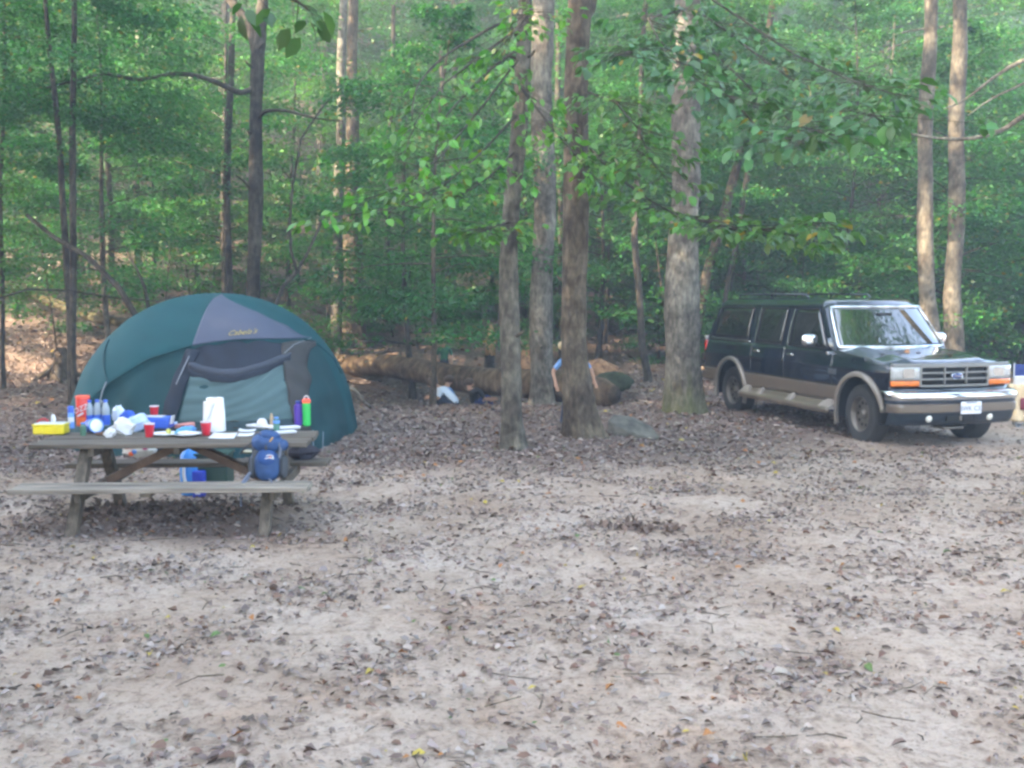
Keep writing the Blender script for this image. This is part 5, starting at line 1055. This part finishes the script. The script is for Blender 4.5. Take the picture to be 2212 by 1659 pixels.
o = MB(); o.box((0, 0, 0), (.20, .03, .16)); o = o.build('white_card', PAPER, None, 30, bevel=.004); o.location = ch.matrix_basis @ Vector((-.26, -.26, .73)); o.rotation_euler = (.35, 0, .2); tag(o, 'white card propped on the blue chair arm', 'card')

# ------------------------------------------------------------------ people in the gully and behind the trunk
SKIN = mat('skin', (.42, .24, .16), .6, var=.08); HAIRB = mat('brown_hair', (.06, .035, .02), .7); HAIRL = mat('blond_hair', (.45, .36, .20), .7); JEAN = mat('dark_jeans', (.02, .03, .055), .9, var=.2); BLACKC = mat('black_cloth_p', (.012, .012, .014), .9); SHOE = mat('shoe', (.05, .045, .04), .7)
CW = mat('white_shirt', (.62, .68, .76), .85, var=.1); CBL = mat('blue_shirt', (.14, .27, .52), .85, var=.12); CGR = mat('green_shirt', (.02, .12, .06), .85, var=.12); CNV = mat('navy_shorts', (.02, .04, .14), .9)
def person(label, loc, rz, J, shirt, pants, hair, s=1.0, sleeve=True):
    """J: joints (x right, y forward, z up) in metres for an adult-sized figure; one skinned mesh"""
    root = empty('person', loc, rz, label, 'person'); root.scale = (s, s, s)
    ids = {}; V = []; Rd = []; E_ = []; MT = []
    def P(n, p, r, mt): ids[n] = len(V); V.append(Vector(p)); Rd.append(r); MT.append(mt)
    def L(a, b): E_.append((ids[a], ids[b]))
    P('pel', J['pel'], .135, 1); P('waist', J['waist'], .125, 0); P('chest', J['chest'], .15, 0); P('neck', J['neck'], .055, 2)
    nk, hd = Vector(J['neck']), Vector(J['head']); P('jaw', nk.lerp(hd, .45), .07, 2); P('head', hd, .098, 2); P('crown', hd + (hd - nk).normalized() * .07, .07, 2)
    L('pel', 'waist'); L('waist', 'chest'); L('chest', 'neck'); L('neck', 'jaw'); L('jaw', 'head'); L('head', 'crown')
    fwd = Vector(J.get('face', (0, 1, 0))).normalized(); P('nose', hd + fwd * .115 - Vector((0, 0, .02)), .018, 2); L('head', 'nose')
    for q in 'LR':
        sh, el, wr = Vector(J['sh' + q]), Vector(J['el' + q]), Vector(J['wr' + q]); P('sh' + q, sh, .068, 0); P('el' + q, el, .045, 0 if not sleeve else 2); P('sl' + q, sh.lerp(el, .6), .056, 0); P('wr' + q, wr, .03, 2)
        L('chest', 'sh' + q); L('sh' + q, 'sl' + q); L('sl' + q, 'el' + q); L('el' + q, 'wr' + q)
        d = (wr - el).normalized(); pm = wr + d * .07; P('pm' + q, pm, .034, 2); L('wr' + q, 'pm' + q); side = d.cross(Vector((0, 1, .2))).normalized()
        for k in range(4):
            f0 = pm + side * (.026 - .0175 * k) + d * .03; P(f'f{q}{k}', f0, .010, 2); L('pm' + q, f'f{q}{k}'); P(f'g{q}{k}', f0 + d * (.05 + .012 * (1.5 - abs(k - 1.5))) + Vector((0, .012, 0)), .008, 2); L(f'f{q}{k}', f'g{q}{k}')
        P('th' + q, wr + d * .05 + side * .055, .010, 2); L('wr' + q, 'th' + q)
        hp, kn, an = Vector(J['hp' + q]), Vector(J['kn' + q]), Vector(J['an' + q]); P('hp' + q, hp, .095, 1); P('kn' + q, kn, .062, 1); P('an' + q, an, .042, 1); P('to' + q, Vector(J.get('to' + q, an + Vector((0, .17, -.05)))), .035, 3)
        L('pel', 'hp' + q); L('hp' + q, 'kn' + q); L('kn' + q, 'an' + q); L('an' + q, 'to' + q)
    me = bpy.data.meshes.new('body'); me.from_pydata(V, E_, []); ob = bpy.data.objects.new('body_src', me); COL.objects.link(ob)
    md = ob.modifiers.new('skin', 'SKIN'); md.use_smooth_shade = True; md.branch_smoothing = .3
    lay = me.skin_vertices[0].data
    for i, r_ in enumerate(Rd): lay[i].radius = (r_, r_)
    lay[0].use_root = True
    ob.modifiers.new('sub', 'SUBSURF').levels = 1
    dg = bpy.context.evaluated_depsgraph_get(); bm_ = bpy.data.meshes.new_from_object(ob.evaluated_get(dg)); bpy.data.objects.remove(ob)
    for mm in (shirt, pants, SKIN, SHOE): bm_.materials.append(mm)
    segs = [(V[a], V[b], MT[a], MT[b]) for a, b in E_]; mi = []
    for pol in bm_.polygons:
        c_ = pol.center; best = None
        for a, b, ma, mb_ in segs:
            ab = b - a; t = max(0, min(1, (c_ - a).dot(ab) / max(1e-9, ab.length_squared))); d2 = (a + ab * t - c_).length_squared
            if best is None or d2 < best[0]: best = (d2, ma if t < .5 else mb_)
        mi.append(best[1])
    bm_.polygons.foreach_set('material_index', mi); bm_.name = 'body'
    link(bpy.data.objects.new('body', bm_), root)
    hm = MB(); up = (hd - nk).normalized(); cc = hd - fwd * .022 + up * .038
    hm.ell(cc, (.105, .112, .095), 18, 12, 2.1); ho = hm.build('hair', hair, root, 60)
    for e in (-1, 1):
        sd_ = fwd.cross(up).normalized() * e; em = MB(); em.ell(hd + fwd * .088 + sd_ * .035 + up * .012, (.011, .011, .009), 8, 6); em.build('eye', BLACKC, root, 60)
    return root
SIT = dict(pel=(0, 0, .12), waist=(0, .06, .28), chest=(0, .16, .46), neck=(0, .24, .60), head=(0, .31, .72), face=(0, 1, -.35), shL=(-.17, .17, .52), shR=(.17, .17, .52), elL=(-.24, .28, .30), elR=(.24, .28, .30), wrL=(-.16, .46, .30), wrR=(.16, .46, .30), hpL=(-.09, .03, .11), hpR=(.09, .03, .11), knL=(-.14, .40, .38), knR=(.14, .40, .38), anL=(-.13, .48, .07), anR=(.13, .48, .07))
STAND = dict(pel=(0, 0, .95), waist=(0, 0, 1.10), chest=(0, 0, 1.30), neck=(0, .01, 1.48), head=(0, .03, 1.62), face=(0, 1, -.1), shL=(-.19, 0, 1.40), shR=(.19, 0, 1.40), elL=(-.27, -.02, 1.12), elR=(.27, -.02, 1.12), wrL=(-.27, .06, .88), wrR=(.30, .05, .88), hpL=(-.10, 0, .92), hpR=(.10, 0, .92), knL=(-.11, .02, .50), knR=(.11, .02, .50), anL=(-.12, 0, .08), anR=(.12, 0, .08))
def bend(J, **kw): d = dict(J); d.update(kw); return d
def sit_at(px, Y, dz=0.0):
    p = at(px, 860, Y); return Vector((p.x, p.y, hz(p.x, p.y) + dz))
person('child in white shirt sitting hunched under the log', sit_at(985, 19.6, .10), R(75), bend(SIT, chest=(0, .26, .42), neck=(0, .38, .50), head=(0, .48, .57), shL=(-.17, .28, .47), shR=(.17, .28, .47)), CW, JEAN, HAIRB, .98)
person('child in light blue shirt sitting left of the white-shirted one', sit_at(950, 20.3, .14), R(-40), SIT, CBL, JEAN, HAIRB, .86)
person('child in black top and blue shorts lying back under the log', sit_at(1020, 20.3, .12), R(-80), bend(SIT, chest=(0, -.06, .44), neck=(0, -.08, .58), head=(0, -.06, .68)), BLACKC, CNV, HAIRB, .82)
person('child in green shirt standing behind the log', Vector((at(960, 800, 24.6).x, 24.6, hz(at(960, 800, 24.6).x, 24.6))), R(170), STAND, CGR, JEAN, HAIRB, .70)
p = at(1238, 905, 15.6); person('blond child in blue shirt standing behind the flared trunk, arms out', Vector((p.x, 15.6, hz(p.x, 15.6))), R(185), bend(STAND, neck=(.10, .01, 1.48), head=(.20, .03, 1.62), elL=(-.38, -.04, 1.14), wrL=(-.44, .02, .92), elR=(.42, -.05, 1.12), wrR=(.36, .02, .86), knR=(.17, .02, .5), anR=(.24, 0, .08)), CBL, JEAN, HAIRL, .74)

# ------------------------------------------------------------------ fallen leaves and twigs
def litter(name, label, n, xr, yr, dens, size, seed, lift=.0):
    r = np.random.default_rng(seed); X = []; Y = []
    while len(X) < n:
        y = yr[0] + (yr[1] - yr[0]) * r.random(n * 2); x = xr[0] + (xr[1] - xr[0]) * r.random(n * 2)
        ok = (np.abs(x) < .54 * y + 1.5) & (r.random(n * 2) < dens(x, y)); X += list(x[ok]); Y += list(y[ok])
    x = np.array(X[:n]); y = np.array(Y[:n]); z = hgt(x, y) + .006 + .014 * r.random(n) + lift
    P = np.stack([x, y, z], 1); a = r.random(n) * 6.283; D = np.stack([np.cos(a), np.sin(a), r.normal(.05, .22, n)], 1); N = np.stack([r.normal(0, .45, n), r.normal(0, .45, n), np.ones(n)], 1)
    S = size * (.30 + 1.25 * r.random(n) ** 2.2); k = r.random(n)
    pal = np.array([(.155, .108, .088), (.12, .09, .078), (.19, .145, .125), (.22, .178, .16), (.155, .092, .066), (.245, .205, .18), (.275, .225, .19)]); C = pal[r.integers(0, len(pal), n)] * (.85 + .7 * r.random((n, 1)))
    C[k < .025] = (.34, .15, .05); C[k < .012] = (.42, .32, .06); C[k < .006] = (.10, .16, .05)
    V, F, Cc = leaves(P, D, N, S, .34 + .26 * r.random(n), C, .10 + .35 * r.random(n)[:, None], True); V = V + r.normal(0, 1, V.shape) * (np.repeat(S, 7) * .055)[:, None]
    o = link(bpy.data.objects.new(name, np_mesh(name, V, F, LITTER, Cc))); return tag(o, label, 'leaves', kind='stuff')
def near_d(x, y): return np.clip(.9 * litter_amount(x, y) * (.6 + .6 * np.sin(x * 1.7 + y * .6) * np.sin(y * 1.9 - x * .4)) + .28 + .5 * np.sin(x * 2.9 + y * 1.1 + 1) * np.sin(y * 3.7 - x * 1.3) * np.sin(x * .9), .03, 1)
litter('leaf_litter', 'brown dead leaves strewn over the sandy clearing', 50000, (-8, 9), (3.2, 13), near_d, .051, 31)
litter('leaf_litter', 'thick carpet of brown leaves around the trunks and bank', 70000, (-12, 12), (11.5, 24), lambda x, y: np.clip(litter_amount(x, y), .05, 1), .072, 32)
litter('leaf_litter', 'brown leaves covering the wooded slopes', 30000, (-22, 22), (22, 44), lambda x, y: np.ones_like(x), .14, 33)
def heap(px, py, n, rx, ry, h, seed):
    r = np.random.default_rng(seed); c = on(px, py, 0); q = r.normal(0, .5, (n, 2)); x = c.x + q[:, 0] * rx; y = c.y + q[:, 1] * ry; z = hgt(x, y) + h * np.exp(-(q ** 2).sum(1) * 1.5) * r.random(n) + .01
    P = np.stack([x, y, z], 1); D = r.normal(0, 1, (n, 3)) * (1, 1, .5); N = np.stack([r.normal(0, .5, n), r.normal(0, .5, n), np.ones(n)], 1)
    C = np.array([(.13, .09, .07)]) * (.6 + .9 * r.random((n, 1))); V, F, Cc = leaves(P, D, N, .07 * (.6 + .7 * r.random(n)), .6, C, .2, True); return V, F, Cc
V, F, C_ = heap(1385, 1140, 170, .55, .2, .05, 5); o = link(bpy.data.objects.new('leaf_heap', np_mesh('leaf_heap', V, F, LITTER, C_))); tag(o, 'small heap of dark leaves on the open sand', 'leaves', kind='stuff')
V, F, C_ = heap(350, 1105, 900, 1.3, .5, .05, 6); o = link(bpy.data.objects.new('leaf_heap', np_mesh('leaf_heap', V, F, LITTER, C_))); tag(o, 'dark leaves under the picnic table', 'leaves', kind='stuff')
# leaves lying on the vehicle
r = np.random.default_rng(8); n = 26; x = np.concatenate([-1.5 - 2.9 * r.random(18), -.7 + 1.1 * r.random(8)]); y = r.uniform(-.55, .55, n); z = np.where(x < -1, 1.908, 1.10 + .06 * (1 - (y / .9) ** 2) + .07 * np.clip(-x + .3, 0, 1) * .9 + .03)
P = np.stack([x, y, z], 1); a = r.random(n) * 6.28; V, F, Cc = leaves(P, np.stack([np.cos(a), np.sin(a), 0 * a + .1], 1), np.stack([r.normal(0, .3, n), r.normal(0, .3, n), np.ones(n)], 1), .07 + .05 * r.random(n), .6, np.array([(.36, .17, .06)]) * (.5 + .8 * r.random((n, 1))), .15, True)
o = link(bpy.data.objects.new('roof_leaves', np_mesh('roof_leaves', V, F, LITTER, Cc))); o.location = CAR.location; o.rotation_euler = CAR.rotation_euler; tag(o, 'orange dead leaves lying on the vehicle roof and bonnet', 'leaves', kind='stuff')
# twigs
mb = MB(); q = random.Random(12)
for k in range(260):
    y = q.uniform(4, 17); x = q.uniform(-.5, .5) * y * 1.05; a = q.uniform(0, 6.28); L = q.uniform(.06, .28); z = hz(x, y) + .012
    mb.tube([(x, y, z), (x + L * .5 * math.cos(a), y + L * .5 * math.sin(a), z + q.uniform(0, .02)), (x + L * math.cos(a + .3), y + L * math.sin(a + .3), z)], [.004, .0035, .002], 4, cap=False)
o = mb.build('twig_scatter', BARK2, None, 0); tag(o, 'thin dead twigs scattered on the clearing floor', 'twigs', kind='stuff')

# ------------------------------------------------------------------ thin camp smoke in the air
hm = bpy.data.materials.new('smoke_haze'); hm.use_nodes = True; t = hm.node_tree
for n_ in list(t.nodes):
    if n_.type == 'BSDF_PRINCIPLED': t.nodes.remove(n_)
pv = t.nodes.new('ShaderNodeVolumePrincipled'); pv.inputs['Color'].default_value = (.78, .88, .98, 1); pv.inputs['Density'].default_value = .0044; pv.inputs['Anisotropy'].default_value = .2
t.links.new(pv.outputs[0], t.nodes['Material Output'].inputs['Volume'])
m = MB(); m.box((0, 42, 38.0), (170, 190, 84)); hb = m.build('haze', hm, None, 0); tag(hb, 'thin bluish camp smoke hanging in the air', 'haze', kind='stuff')
